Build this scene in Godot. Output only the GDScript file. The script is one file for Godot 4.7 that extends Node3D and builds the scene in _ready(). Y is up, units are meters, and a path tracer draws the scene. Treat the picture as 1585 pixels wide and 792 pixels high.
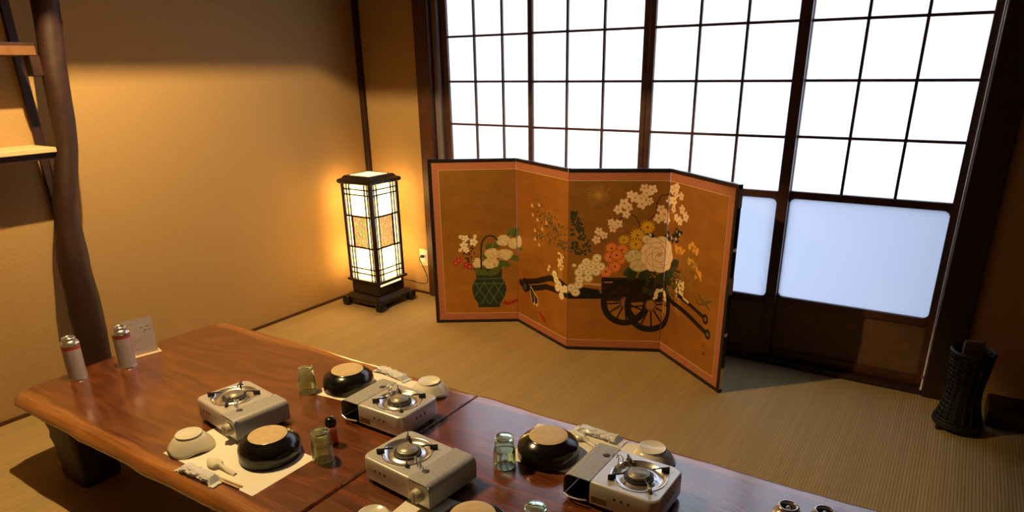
extends Node3D
# A tatami room: shoji doors, folding screen, paper lantern, low live-edge tables set with gas stoves.
# x runs along the shoji wall, z towards the viewer, y up; left wall at x = 0, shoji wall at z = 0.

const TABLE_Y := 0.33
var M := {}
var used := {}
var rng := RandomNumberGenerator.new()


class MB:
	var v := PackedVector3Array()
	var n := PackedVector3Array()
	var uv := PackedVector2Array()

	func tri(a: Vector3, b: Vector3, c: Vector3, na: Vector3, nb: Vector3, nc: Vector3, ua := Vector2.ZERO, ub := Vector2.ZERO, uc := Vector2.ZERO) -> void:
		v.append(a); v.append(c); v.append(b)
		n.append(na); n.append(nc); n.append(nb)
		uv.append(ua); uv.append(uc); uv.append(ub)

	func quad(a: Vector3, b: Vector3, c: Vector3, d: Vector3, ua := Vector2(0, 1), ub := Vector2(1, 1), uc := Vector2(1, 0), ud := Vector2(0, 0)) -> MB:
		var f := (c - a).cross(d - b).normalized()
		tri(a, b, c, f, f, f, ua, ub, uc)
		tri(a, c, d, f, f, f, ua, uc, ud)
		return self

	func loft(rings: Array, cap0 := true, cap1 := true, smooth := 0.6, closed := true) -> MB:
		var rc := rings.size()
		var nc: int = rings[0].size()
		var qc := nc if closed else nc - 1
		var mid := Vector3.ZERO
		for r in rings:
			for p in r:
				mid += p
		mid /= float(rc * nc)
		var vol := 0.0
		var fn := []
		for i in rc - 1:
			var row := PackedVector3Array()
			var r0: PackedVector3Array = rings[i]
			var r1: PackedVector3Array = rings[i + 1]
			for j in qc:
				var k := (j + 1) % nc
				var c := (r1[k] - r0[j]).cross(r1[j] - r0[k])
				row.append(c.normalized())
				var q := (r0[j] + r0[k] + r1[j] + r1[k]) * 0.25 - mid
				vol += q.dot(c)
			fn.append(row)
		for e in [[0, cap0, -1.0], [rc - 1, cap1, 1.0]]:
			if e[1]:
				var r: PackedVector3Array = rings[e[0]]
				var cc := Vector3.ZERO
				for p in r:
					cc += p
				cc /= float(nc)
				for j in nc:
					vol += e[2] * (cc - mid).dot((r[j] - cc).cross(r[(j + 1) % nc] - cc))
		var s := 1.0 if vol >= 0.0 else -1.0
		for i in rc - 1:
			var r0: PackedVector3Array = rings[i]
			var r1: PackedVector3Array = rings[i + 1]
			for j in qc:
				var k := (j + 1) % nc
				var f: Vector3 = fn[i][j]
				var cn := []
				for e in [[0, 0], [0, 1], [1, 1], [1, 0]]:
					var sum := f
					for di in [e[0] - 1, e[0]]:
						for dj in [e[1] - 1, e[1]]:
							if di == 0 and dj == 0:
								continue
							var ii: int = i + di
							var jj: int = j + dj
							if ii < 0 or ii >= rc - 1:
								continue
							if closed:
								jj = (jj + qc) % qc
							elif jj < 0 or jj >= qc:
								continue
							var o: Vector3 = fn[ii][jj]
							if o.dot(f) > smooth:
								sum += o
					cn.append(sum.normalized() * s)
				var u0 := float(j) / qc
				var u1 := float(j + 1) / qc
				var v0 := float(i) / (rc - 1)
				var v1 := float(i + 1) / (rc - 1)
				if s > 0:
					tri(r0[j], r0[k], r1[k], cn[0], cn[1], cn[2], Vector2(u0, v0), Vector2(u1, v0), Vector2(u1, v1))
					tri(r0[j], r1[k], r1[j], cn[0], cn[2], cn[3], Vector2(u0, v0), Vector2(u1, v1), Vector2(u0, v1))
				else:
					tri(r0[j], r1[k], r0[k], cn[0], cn[2], cn[1], Vector2(u0, v0), Vector2(u1, v1), Vector2(u1, v0))
					tri(r0[j], r1[j], r1[k], cn[0], cn[3], cn[2], Vector2(u0, v0), Vector2(u0, v1), Vector2(u1, v1))
		for e in [[0, cap0, -1.0], [rc - 1, cap1, 1.0]]:
			if e[1]:
				var r: PackedVector3Array = rings[e[0]]
				var cc := Vector3.ZERO
				for p in r:
					cc += p
				cc /= float(nc)
				for j in nc:
					var a := r[j]
					var b := r[(j + 1) % nc]
					if e[2] * s < 0:
						var t := a
						a = b
						b = t
					var f := (a - cc).cross(b - cc)
					if f.length_squared() < 1e-18:
						continue
					f = f.normalized()
					tri(cc, a, b, f, f, f, Vector2(0.5, 0.5), Vector2(0.5, 0.5), Vector2(0.5, 0.5))
		return self

	func box(c: Vector3, s: Vector3, b := 0.0, xf := Transform3D.IDENTITY) -> MB:
		var h := s * 0.5
		var rings := []
		if b <= 0.0:
			for y in [-h.y, h.y]:
				rings.append(PackedVector3Array([xf * (c + Vector3(-h.x, y, -h.z)), xf * (c + Vector3(h.x, y, -h.z)), xf * (c + Vector3(h.x, y, h.z)), xf * (c + Vector3(-h.x, y, h.z))]))
		else:
			for e in [[-h.y, b], [-h.y + b, 0.0], [h.y - b, 0.0], [h.y, b]]:
				var x: float = h.x - e[1]
				var z: float = h.z - e[1]
				var y: float = e[0]
				var r := PackedVector3Array()
				for q in [[-x + b, -z], [x - b, -z], [x, -z + b], [x, z - b], [x - b, z], [-x + b, z], [-x, z - b], [-x, -z + b]]:
					r.append(xf * (c + Vector3(q[0], y, q[1])))
				rings.append(r)
		return loft(rings, true, true, 0.8)

	func lathe(prof: Array, segs := 32, xf := Transform3D.IDENTITY, smooth := 0.6, cap0 := false, cap1 := false) -> MB:
		var rings := []
		for p in prof:
			var r := PackedVector3Array()
			for j in segs:
				var a := TAU * j / segs
				r.append(xf * Vector3(p.x * cos(a), p.y, -p.x * sin(a)))
			rings.append(r)
		return loft(rings, cap0, cap1, smooth)

	func tube(path: Array, rad, sides := 8, closed := false) -> MB:
		var rings := []
		var up := Vector3.UP
		var last := Vector3.ZERO
		for i in path.size():
			var d: Vector3
			if i == 0:
				d = path[1] - path[0]
			elif i == path.size() - 1:
				d = path[i] - path[i - 1]
			else:
				d = path[i + 1] - path[i - 1]
			d = d.normalized()
			if i == 0:
				up = Vector3.UP if absf(d.y) < 0.9 else Vector3.RIGHT
				up = (up - d * up.dot(d)).normalized()
			else:
				up = (up - d * up.dot(d)).normalized()
			var side := d.cross(up)
			var rr: float = rad[i] if rad is Array else rad
			var r := PackedVector3Array()
			for j in sides:
				var a := TAU * j / sides
				r.append(path[i] + (up * cos(a) + side * sin(a)) * rr)
			rings.append(r)
			last = d
		return loft(rings, true, true, 0.5)

	func planar(x0: float, z0: float, lx: float, lz: float) -> MB:
		for i in v.size():
			uv[i] = Vector2((v[i].x - x0) / lx, (v[i].z - z0) / lz)
		return self

	func mesh() -> ArrayMesh:
		var a := []
		a.resize(Mesh.ARRAY_MAX)
		a[Mesh.ARRAY_VERTEX] = v
		a[Mesh.ARRAY_NORMAL] = n
		a[Mesh.ARRAY_TEX_UV] = uv
		var m := ArrayMesh.new()
		m.add_surface_from_arrays(Mesh.PRIMITIVE_TRIANGLES, a)
		return m


func rrect(hx: float, hz: float, r: float, y: float, k := 5, at := Vector2.ZERO) -> PackedVector3Array:
	var out := PackedVector3Array()
	for c in [[hx - r, hz - r, 0.0], [-hx + r, hz - r, 0.25], [-hx + r, -hz + r, 0.5], [hx - r, -hz + r, 0.75]]:
		for i in k + 1:
			var a = TAU * (c[2] + 0.25 * i / k)
			out.append(Vector3(at.x + c[0] + r * cos(a), y, at.y + c[1] + r * sin(a)))
	return out


# ---------------------------------------------------------------- nodes
func numbered(called: String) -> String:
	if not used.has(called):
		used[called] = 0
		return called
	used[called] += 1
	return "%s_%03d" % [called, used[called]]


func put(called: String, what, m: Material, parent: Node = self) -> MeshInstance3D:
	var o := MeshInstance3D.new()
	o.mesh = what.mesh() if what is MB else what
	o.material_override = m
	o.cast_shadow = GeometryInstance3D.SHADOW_CASTING_SETTING_ON
	o.name = numbered(called) if parent == self else called
	parent.add_child(o, true)
	return o


func tag(o: Node, label: String, category: String, group := "") -> Node:
	o.set_meta("label", label)
	o.set_meta("category", category)
	if group != "":
		o.set_meta("group", group)
	return o


func thing(called: String, label: String, category: String, at := Vector3.ZERO, turn := 0.0, group := "") -> Node3D:
	var o := Node3D.new()
	o.name = numbered(called)
	add_child(o)
	o.position = at
	o.rotation.y = turn
	tag(o, label, category, group)
	return o


func copy(root: Node3D, called: String, label: String, at: Vector3, turn := 0.0) -> Node3D:
	var r: Node3D = root.duplicate()
	r.name = numbered(called)
	add_child(r)
	r.position = at
	r.rotation.y = turn
	r.set_meta("label", label)
	return r


func struct(called: String, what, m: Material, parent: Node = self) -> MeshInstance3D:
	var o := put(called, what, m, parent)
	if parent == self:
		o.set_meta("kind", "structure")
	return o


func bx(x0: float, x1: float, y0: float, y1: float, z0: float, z1: float, b := 0.0) -> MB:
	return MB.new().box(Vector3(x0 + x1, y0 + y1, z0 + z1) * 0.5, Vector3(x1 - x0, y1 - y0, z1 - z0), b)


# ---------------------------------------------------------------- materials
func lin(r: float, g: float, b: float, a := 1.0) -> Color:
	var c := Color(r, g, b).linear_to_srgb()
	c.a = a
	return c


func mat(called: String, c: Color, rough := 0.6, metal := 0.0) -> StandardMaterial3D:
	var m := StandardMaterial3D.new()
	m.resource_name = called
	m.albedo_color = c
	m.roughness = rough
	m.metallic = metal
	M[called] = m
	return m


func noise(seed_: int, freq: float, oct := 3) -> FastNoiseLite:
	var f := FastNoiseLite.new()
	f.seed = seed_
	f.frequency = freq
	f.noise_type = FastNoiseLite.TYPE_SIMPLEX_SMOOTH
	f.fractal_octaves = oct
	return f


func tex(img: Image) -> ImageTexture:
	img.generate_mipmaps()
	return ImageTexture.create_from_image(img)


func mottle(size: int, seed_: int, freq: float, a: Color, b: Color, oct := 5) -> ImageTexture:
	var src := noise(seed_, freq, oct).get_seamless_image(size, size)
	src.convert(Image.FORMAT_L8)
	var img := Image.create(size, size, false, Image.FORMAT_RGB8)
	for y in size:
		for x in size:
			img.set_pixel(x, y, a.lerp(b, src.get_pixel(x, y).r))
	return tex(img)


func grey_noise(size: int, seed_: int, freq: float, oct := 4) -> ImageTexture:
	var src := noise(seed_, freq, oct).get_seamless_image(size, size)
	src.convert(Image.FORMAT_RGB8)
	return tex(src)


func tri_map(m: StandardMaterial3D, scale: float, world := true) -> void:
	m.uv1_triplanar = true
	m.uv1_world_triplanar = world
	m.uv1_scale = Vector3.ONE * scale


func wood_image(w: int, h: int, seed_: int, sap: float) -> ImageTexture:
	# grain runs along u; the slab keeps its paler sapwood along both long edges
	var big := noise(seed_, 1.0, 3)
	var fine := noise(seed_ + 7, 1.0, 2)
	var img := Image.create(w, h, false, Image.FORMAT_RGB8)
	var dark := Vector3(0.085, 0.021, 0.0055)
	var light := Vector3(0.205, 0.056, 0.0135)
	var pale := Vector3(0.40, 0.145, 0.030)
	for y in h:
		var t := float(y) / h
		for x in w:
			var s := float(x) / w
			var warp := big.get_noise_2d(s * 1.6, t * 2.2)
			var ring := (t - 0.45) * 11.0 + warp * 5.0 + (s - 0.5) * (s - 0.5) * 3.0
			var band := 0.5 + 0.5 * sin(ring * TAU * 0.55)
			band = pow(band, 2.0)
			var fib := fine.get_noise_2d(s * 7.0, t * 260.0)
			var vein := absf(fine.get_noise_2d(s * 1.3 + 80.0 + warp * 0.3, t * 30.0 + warp * 2.4))
			var streak := fine.get_noise_2d(s * 3.0 + 40.0, t * 60.0)
			var k := clampf(0.38 + 0.44 * band + 0.42 * streak + 0.34 * fib - 0.75 * clampf(0.11 - vein, 0.0, 0.11) / 0.11, 0.0, 1.0)
			var c := dark.lerp(light, k)
			var e := minf(t, 1.0 - t) + 0.022 * big.get_noise_2d(s * 3.0 + 9.0, 3.0 if t < 0.5 else 8.0) + 0.006 * streak
			var q := clampf((sap - e) / 0.012, 0.0, 1.0)
			c = c.lerp(pale * (0.86 + 0.3 * streak + 0.16 * fib), q * 0.8)
			img.set_pixel(x, y, lin(c.x, c.y, c.z))
	return tex(img)


func tatami_images() -> Array:
	var n := 512
	var col := Image.create(n, n, false, Image.FORMAT_RGB8)
	var hgt := Image.create(n, n, false, Image.FORMAT_RGB8)
	var f := noise(5, 0.02, 3)
	var r := RandomNumberGenerator.new()
	r.seed = 12
	var tone := []
	for i in 32:
		tone.append(r.randf_range(-0.06, 0.06))
	for y in n:
		for x in n:
			var q := float(x) / 16.0
			var k := int(q)
			var g := q - k
			var ridge := sin(g * PI)
			var off := float(y) / 8.0 + (0.5 if k % 2 == 1 else 0.0)
			var weave := 0.5 + 0.5 * cos(off * TAU * 0.5)
			var h := pow(ridge, 0.6) * (0.82 + 0.18 * weave)
			hgt.set_pixel(x, y, Color(h, h, h))
			var t: float = 1.0 + tone[k % 32] + 0.10 * f.get_noise_2d(x * 8.0, y * 0.6) + 0.08 * (weave - 0.5)
			var sh := 0.84 + 0.16 * pow(ridge, 0.5)
			col.set_pixel(x, y, lin(0.39 * t * sh, 0.268 * t * sh, 0.105 * t * sh))
	return [tex(col), tex(hgt)]


func make_materials() -> void:
	var m := mat("plaster", Color.WHITE, 0.95)
	m.albedo_texture = mottle(512, 3, 0.12, lin(0.40, 0.245, 0.095), lin(0.45, 0.28, 0.112))
	m.heightmap_enabled = true
	m.heightmap_texture = grey_noise(512, 8, 0.09)
	m.heightmap_scale = 0.12
	tri_map(m, 1.3)
	m = mat("ceiling_board", lin(0.13, 0.075, 0.04), 0.8)
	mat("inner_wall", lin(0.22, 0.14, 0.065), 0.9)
	var t := tatami_images()
	m = mat("tatami", Color.WHITE, 0.75)
	m.albedo_texture = t[0]
	m.heightmap_enabled = true
	m.heightmap_texture = t[1]
	m.heightmap_scale = 0.13
	tri_map(m, 1.0 / 0.36)
	m = mat("dark_wood", Color.WHITE, 0.45)
	m.albedo_texture = mottle(256, 21, 0.02, lin(0.020, 0.0075, 0.0045), lin(0.042, 0.014, 0.007))
	tri_map(m, 3.0)
	m = mat("red_wood", Color.WHITE, 0.4)
	m.albedo_texture = mottle(256, 23, 0.02, lin(0.055, 0.017, 0.008), lin(0.095, 0.030, 0.013))
	tri_map(m, 3.0)
	m = mat("log_wood", Color.WHITE, 0.58)
	m.albedo_texture = mottle(256, 25, 0.025, lin(0.014, 0.0045, 0.0025), lin(0.046, 0.0125, 0.005))
	tri_map(m, 2.4)
	m = mat("shelf_wood", Color.WHITE, 0.5)
	m.albedo_texture = mottle(256, 27, 0.02, lin(0.125, 0.05, 0.015), lin(0.18, 0.078, 0.025))
	tri_map(m, 3.0)
	m = mat("pale_shelf", lin(0.62, 0.50, 0.27), 0.5)
	m = mat("hip_board", Color.WHITE, 0.6)
	m.albedo_texture = mottle(256, 29, 0.02, lin(0.12, 0.055, 0.022), lin(0.17, 0.08, 0.034))
	tri_map(m, 2.5)
	for i in 2:
		m = mat("table_wood_%d" % i, Color.WHITE, 0.24)
		m.albedo_texture = wood_image(1024, 640, 31 + 10 * i, 0.075)
		m.metallic_specular = 0.7
		m.clearcoat_enabled = true
		m.clearcoat = 1.0
		m.clearcoat_roughness = 0.17
	m = mat("leg_wood", lin(0.035, 0.014, 0.008), 0.5)
	m = mat("shoji_paper", lin(0.93, 0.95, 0.97), 0.9)
	m.backlight_enabled = true
	m.backlight = lin(0.96, 0.98, 1.0)
	m.texture_repeat = true
	m = mat("frosted_glass", lin(0.15, 0.16, 0.18), 0.35)
	m.backlight_enabled = true
	m.backlight = lin(0.36, 0.39, 0.46)
	mat("pale_strip", lin(0.86, 0.85, 0.88), 0.35)
	mat("grey_track", lin(0.25, 0.20, 0.22), 0.35, 0.3)
	mat("outside_ground", lin(0.30, 0.31, 0.30), 0.9)
	mat("outside_wall", lin(0.22, 0.24, 0.30), 0.9)
	# lantern
	mat("black_lacquer", lin(0.011, 0.007, 0.007), 0.32)
	m = mat("lantern_paper", lin(0.85, 0.75, 0.55), 0.9)
	m.emission_enabled = true
	m.emission = lin(1.0, 0.70, 0.27)
	m.emission_energy_multiplier = 11.0
	m.backlight_enabled = true
	m.backlight = lin(0.7, 0.6, 0.4)
	m = mat("lantern_top_paper", lin(0.85, 0.75, 0.55), 0.9)
	m.emission_enabled = true
	m.emission = lin(1.0, 0.72, 0.36)
	m.emission_energy_multiplier = 1.6
	m = mat("bamboo_strip", lin(0.30, 0.13, 0.07), 0.5)
	m.backlight_enabled = true
	m.backlight = lin(0.09, 0.035, 0.02)
	mat("outlet_white", lin(0.70, 0.62, 0.48), 0.4)
	mat("cord_black", lin(0.03, 0.022, 0.018), 0.5)
	# folding screen
	mat("screen_frame", lin(0.012, 0.010, 0.011), 0.28)
	m = mat("brocade", Color.WHITE, 0.8)
	m.albedo_texture = mottle(256, 41, 0.06, lin(0.40, 0.13, 0.055), lin(0.50, 0.17, 0.075))
	tri_map(m, 5.0, false)
	mat("gold_line", lin(0.70, 0.42, 0.17), 0.5)
	mat("fold_paper", lin(0.20, 0.085, 0.03), 0.8)
	mat("fitting_metal", lin(0.55, 0.50, 0.40), 0.35, 0.7)
	m = mat("screen_painting", Color.WHITE, 0.42, 0.8)
	m.albedo_texture = tex(paint_screen())
	m.metallic_texture = tex(foil)
	mat("screen_back", lin(0.10, 0.07, 0.06), 0.9)
	# table things
	m = mat("stove_silver", lin(0.66, 0.64, 0.62), 0.34, 0.5)
	m = mat("stove_cover", Color.WHITE, 0.5, 0.25)
	m.albedo_texture = mottle(256, 43, 0.05, lin(0.29, 0.285, 0.275), lin(0.42, 0.41, 0.39))
	tri_map(m, 6.0, false)
	mat("chrome", lin(0.80, 0.78, 0.76), 0.24, 0.9)
	mat("steel", lin(0.50, 0.48, 0.46), 0.3, 0.9)
	mat("burner_black", lin(0.015, 0.014, 0.014), 0.5)
	mat("burner_cap", lin(0.30, 0.27, 0.23), 0.4, 0.6)
	mat("support_enamel", lin(0.035, 0.028, 0.024), 0.35)
	mat("knob_beige", lin(0.50, 0.44, 0.34), 0.45)
	mat("sticker_brown", lin(0.20, 0.11, 0.045), 0.6)
	mat("bowl_black", lin(0.008, 0.007, 0.007), 0.17)
	m = mat("bowl_foot", Color.WHITE, 0.55)
	m.albedo_texture = mottle(256, 47, 0.03, lin(0.50, 0.35, 0.17), lin(0.60, 0.44, 0.23))
	tri_map(m, 5.0, false)
	mat("white_china", lin(0.72, 0.67, 0.55), 0.16)
	mat("placemat_paper", lin(0.80, 0.75, 0.64), 0.85)
	m = mat("green_glass", lin(0.76, 0.93, 0.75, 0.04), 0.03)
	m.refraction_enabled = true
	m.refraction_scale = 0.05
	m.transparency = BaseMaterial3D.TRANSPARENCY_ALPHA
	m = mat("towel_plastic", lin(0.74, 0.74, 0.76), 0.22)
	m.backlight_enabled = true
	m.backlight = lin(0.3, 0.3, 0.3)
	mat("chopstick_wood", lin(0.62, 0.46, 0.24), 0.6)
	m = mat("can_label", Color.WHITE, 0.4)
	m.albedo_texture = tex(can_label())
	mat("can_metal", lin(0.70, 0.67, 0.63), 0.26, 0.9)
	mat("can_hole", lin(0.02, 0.018, 0.016), 0.4)
	m = mat("card_print", Color.WHITE, 0.5)
	m.albedo_texture = tex(card_image())
	m = mat("clear_acrylic", lin(0.9, 0.9, 0.9, 0.10), 0.05)
	m.transparency = BaseMaterial3D.TRANSPARENCY_ALPHA
	mat("acrylic_edge", lin(0.75, 0.55, 0.38), 0.2)
	mat("spice_red", lin(0.50, 0.05, 0.015), 0.3)
	mat("spice_cap", lin(0.010, 0.008, 0.010), 0.15)
	m = mat("spice_glass", lin(0.75, 0.72, 0.68, 0.2), 0.06)
	m.transparency = BaseMaterial3D.TRANSPARENCY_ALPHA
	mat("basket_cane", lin(0.007, 0.005, 0.0045), 0.55)
	mat("basket_paper", lin(0.16, 0.10, 0.05), 0.8)
	mat("shade_wood", lin(0.06, 0.03, 0.018), 0.7)
	m = mat("bulb_glow", lin(1.0, 0.9, 0.7), 0.4)
	m.emission_enabled = true
	m.emission = lin(1.0, 0.72, 0.36)
	m.emission_energy_multiplier = 6.0


# ---------------------------------------------------------------- flat print
const PX := 970.0
var cv: Image
var foil: Image


func cvp(p: Vector2) -> Vector2:
	return Vector2(p.x * PX, cv.get_height() - 1 - p.y * PX)


func dot(c: Vector2, rx: float, ry: float, ang: float, col: Color) -> void:
	var o := cvp(c)
	var ax := rx * PX
	var ay := ry * PX
	var big := maxf(ax, ay) + 1.5
	var ca := cos(ang)
	var sa := sin(ang)
	for y in range(maxi(0, int(o.y - big)), mini(cv.get_height(), int(o.y + big) + 1)):
		for x in range(maxi(0, int(o.x - big)), mini(cv.get_width(), int(o.x + big) + 1)):
			var dx := x - o.x
			var dy := -(y - o.y)
			var u := (dx * ca + dy * sa) / ax
			var w := (-dx * sa + dy * ca) / ay
			var d := (sqrt(u * u + w * w) - 1.0) * minf(ax, ay)
			var a := clampf(0.5 - d, 0.0, 1.0) * col.a
			if a > 0.0:
				cv.set_pixel(x, y, cv.get_pixel(x, y).lerp(Color(col.r, col.g, col.b), a))


func stroke(pts: Array, w: float, col: Color) -> void:
	for i in pts.size() - 1:
		var a := cvp(pts[i])
		var b := cvp(pts[i + 1])
		var hw := w * PX * 0.5
		for y in range(maxi(0, int(minf(a.y, b.y) - hw - 1)), mini(cv.get_height(), int(maxf(a.y, b.y) + hw + 2))):
			for x in range(maxi(0, int(minf(a.x, b.x) - hw - 1)), mini(cv.get_width(), int(maxf(a.x, b.x) + hw + 2))):
				var p := Vector2(x, y)
				var q := Geometry2D.get_closest_point_to_segment(p, a, b)
				var al := clampf(hw + 0.5 - p.distance_to(q), 0.0, 1.0) * col.a
				if al > 0.0:
					cv.set_pixel(x, y, cv.get_pixel(x, y).lerp(Color(col.r, col.g, col.b), al))


func poly(pts: Array, col: Color) -> void:
	var q := PackedVector2Array()
	var lo := Vector2(1e9, 1e9)
	var hi := -lo
	for p in pts:
		var c := cvp(p)
		q.append(c)
		lo = lo.min(c)
		hi = hi.max(c)
	for y in range(maxi(0, int(lo.y)), mini(cv.get_height(), int(hi.y) + 1)):
		for x in range(maxi(0, int(lo.x)), mini(cv.get_width(), int(hi.x) + 1)):
			if Geometry2D.is_point_in_polygon(Vector2(x, y), q):
				cv.set_pixel(x, y, col)


func blossom(c: Vector2, r: float, col: Color, heart: Color, petals := 5, turn := 0.0) -> void:
	for k in petals:
		var a := turn + TAU * k / petals
		dot(c + Vector2(cos(a), sin(a)) * r * 0.58, r * 0.46, r * 0.36, a, col)
	dot(c, r * 0.2, r * 0.2, 0.0, heart)


func mum(c: Vector2, r: float, col: Color, heart: Color, rim: Color) -> void:
	dot(c, r * 1.05, r * 0.95, 0.0, rim)
	for k in 14:
		var a := TAU * k / 14.0
		dot(c + Vector2(cos(a), sin(a) * 0.9) * r * 0.62, r * 0.4, r * 0.14, a, col)
	dot(c, r * 0.5, r * 0.46, 0.0, col)
	dot(c, r * 0.17, r * 0.15, 0.0, heart)


func hydrangea(c: Vector2, rx: float, ry: float, r: RandomNumberGenerator) -> void:
	dot(c, rx, ry, 0.0, Color8(186, 172, 120))
	for k in 46:
		var a := r.randf() * TAU
		var d := sqrt(r.randf()) * 0.9
		var col := Color8(236, 222, 176).lerp(Color8(222, 180, 130), r.randf() * 0.7)
		blossom(c + Vector2(cos(a) * rx, sin(a) * ry) * d, 0.0085, col, Color8(190, 130, 80), 4, r.randf() * 3.0)


func leaf(a: Vector2, b: Vector2, w: float, col: Color) -> void:
	dot((a + b) * 0.5, a.distance_to(b) * 0.5, w, (b - a).angle(), col)
	stroke([a, b], 0.0018, col.darkened(0.35))


func wheel(c: Vector2, rx: float, ry: float, hub: Color) -> void:
	var black := Color8(20, 13, 12)
	for k in 40:
		var a := TAU * k / 40.0
		var e := TAU * (k + 1) / 40.0
		stroke([c + Vector2(cos(a) * rx, sin(a) * ry), c + Vector2(cos(e) * rx, sin(e) * ry)], 0.034, black)
	for k in 12:
		var a := TAU * k / 12.0 + 0.1
		stroke([c, c + Vector2(cos(a) * rx, sin(a) * ry)], 0.009, black)
	dot(c, 0.03, 0.033, 0.0, hub.darkened(0.3))
	dot(c, 0.022, 0.026, 0.0, hub)


func paint_screen() -> Image:
	cv = Image.create(2040, 976, false, Image.FORMAT_RGB8)
	var r := RandomNumberGenerator.new()
	r.seed = 77
	var g := noise(61, 0.006, 4)
	var fine := noise(62, 0.2, 2)
	var gold := Color8(208, 148, 70)
	for y in cv.get_height():
		for x in cv.get_width():
			var t := 1.0 + 0.07 * g.get_noise_2d(x, y * 1.6) + 0.035 * fine.get_noise_2d(x, y)
			cv.set_pixel(x, y, Color(gold.r * t, gold.g * t, gold.b * t))
	var blank := cv.duplicate()
	var black := Color8(20, 13, 12)
	var white := Color8(244, 230, 196)
	var twig := Color8(92, 44, 24)
	# thin grasses and a faint burst of grass seed
	for s in [[1.08, 0.88, 1.20, 0.68], [1.26, 0.88, 1.235, 0.70], [1.50, 0.78, 1.24, 0.62], [0.80, 0.80, 1.02, 0.76], [1.70, 0.76, 1.86, 0.79], [1.68, 0.75, 1.88, 0.72], [1.30, 0.60, 1.46, 0.80], [1.72, 0.73, 1.94, 0.68]]:
		var p := Vector2(s[0], s[1])
		var q := Vector2(s[2], s[3])
		stroke([p, (p + q) * 0.5 + Vector2(0.012, 0.012), q], 0.0024, Color8(128, 76, 36))
	for k in 22:
		var a := TAU * k / 22.0
		stroke([Vector2(1.195, 0.866), Vector2(1.195, 0.866) + Vector2(cos(a), sin(a)) * r.randf_range(0.04, 0.075)], 0.0013, Color8(196, 150, 84, 150))
	# bush clover of panels two and three: arching sprays of tiny leaves
	for spray in [[0.72, 0.77, 1.03, 0.66], [0.74, 0.70, 1.03, 0.62], [0.72, 0.60, 1.03, 0.60], [0.88, 0.67, 1.03, 0.55]]:
		for k in 46:
			var t := r.randf()
			var p := Vector2(lerpf(spray[0], spray[2], t), lerpf(spray[1], spray[3], t)) + Vector2(r.randf_range(-0.02, 0.02), r.randf_range(-0.032, 0.032))
			dot(p, 0.0085, 0.0045, r.randf() * 3.1, Color8(70, 62, 26).lerp(Color8(112, 84, 34), r.randf()))
	for p in [[0.695, 0.751], [0.767, 0.766], [0.70, 0.70], [0.75, 0.68], [0.843, 0.678], [0.722, 0.613], [0.80, 0.635], [0.722, 0.563], [0.767, 0.538]]:
		var c := Vector2(p[0], p[1])
		for a in [2.3, 2.7, 3.2]:
			stroke([c, c + Vector2(cos(a), sin(a)) * 0.022], 0.0045, Color8(246, 190, 130))
	for k in 130:
		var h := r.randf()
		var c := Vector2(1.055 + r.randf() * lerpf(0.125, 0.03, h) * 1.0, lerpf(0.545, 0.78, h))
		dot(c, 0.0085, 0.005, r.randf() * 3.1, Color8(38, 46, 26).lerp(Color8(72, 66, 34), r.randf()))
	# wisteria of panel two
	for k in 34:
		dot(Vector2(r.randf_range(0.945, 1.0), r.randf_range(0.45, 0.54)), 0.006, 0.006, 0.0, Color8(250, 226, 150))
	for x in [0.955, 0.97, 0.985]:
		stroke([Vector2(x, 0.46), Vector2(x, 0.40)], 0.003, Color8(232, 190, 100))
	# basket of flowers on panel one
	var green := Color8(58, 84, 40)
	for l in [[0.27, 0.33, 0.36, 0.37], [0.33, 0.32, 0.42, 0.37], [0.24, 0.34, 0.30, 0.38], [0.46, 0.42, 0.53, 0.40], [0.36, 0.50, 0.32, 0.47], [0.49, 0.54, 0.52, 0.60], [0.45, 0.55, 0.50, 0.59], [0.37, 0.47, 0.42, 0.53], [0.53, 0.49, 0.57, 0.47], [0.30, 0.43, 0.36, 0.41], [0.40, 0.39, 0.47, 0.36], [0.52, 0.55, 0.56, 0.53]]:
		leaf(Vector2(l[0], l[1]), Vector2(l[2], l[3]), 0.019, green.lerp(Color8(98, 110, 46), r.randf()))
	for k in 60:
		var t := r.randf()
		dot(Vector2(lerpf(0.20, 0.26, t), lerpf(0.54, 0.36, t)) + Vector2(r.randf_range(-0.045, 0.035), r.randf_range(-0.02, 0.02)), 0.007, 0.004, r.randf() * 3.0, Color8(52, 26, 24))
	for p in [[0.201, 0.536, 0.022], [0.191, 0.492, 0.026], [0.203, 0.464, 0.02], [0.249, 0.513, 0.026], [0.172, 0.546, 0.013], [0.167, 0.463, 0.012], [0.26, 0.548, 0.012]]:
		blossom(Vector2(p[0], p[1]), p[2], white, Color8(220, 160, 60), 5, r.randf() * 3.0)
	for p in [[0.137, 0.383], [0.155, 0.40], [0.20, 0.372], [0.222, 0.36]]:
		blossom(Vector2(p[0], p[1]), 0.022, Color8(176, 48, 34), Color8(240, 190, 150), 5, r.randf() * 3.0)
	for p in [[0.43, 0.519, 0.044, 0.034], [0.536, 0.517, 0.026, 0.036], [0.492, 0.5, 0.036, 0.032], [0.357, 0.439, 0.043, 0.034], [0.437, 0.433, 0.047, 0.034], [0.271, 0.38, 0.032, 0.034], [0.351, 0.379, 0.047, 0.036]]:
		hydrangea(Vector2(p[0], p[1]), p[2], p[3], r)
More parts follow.
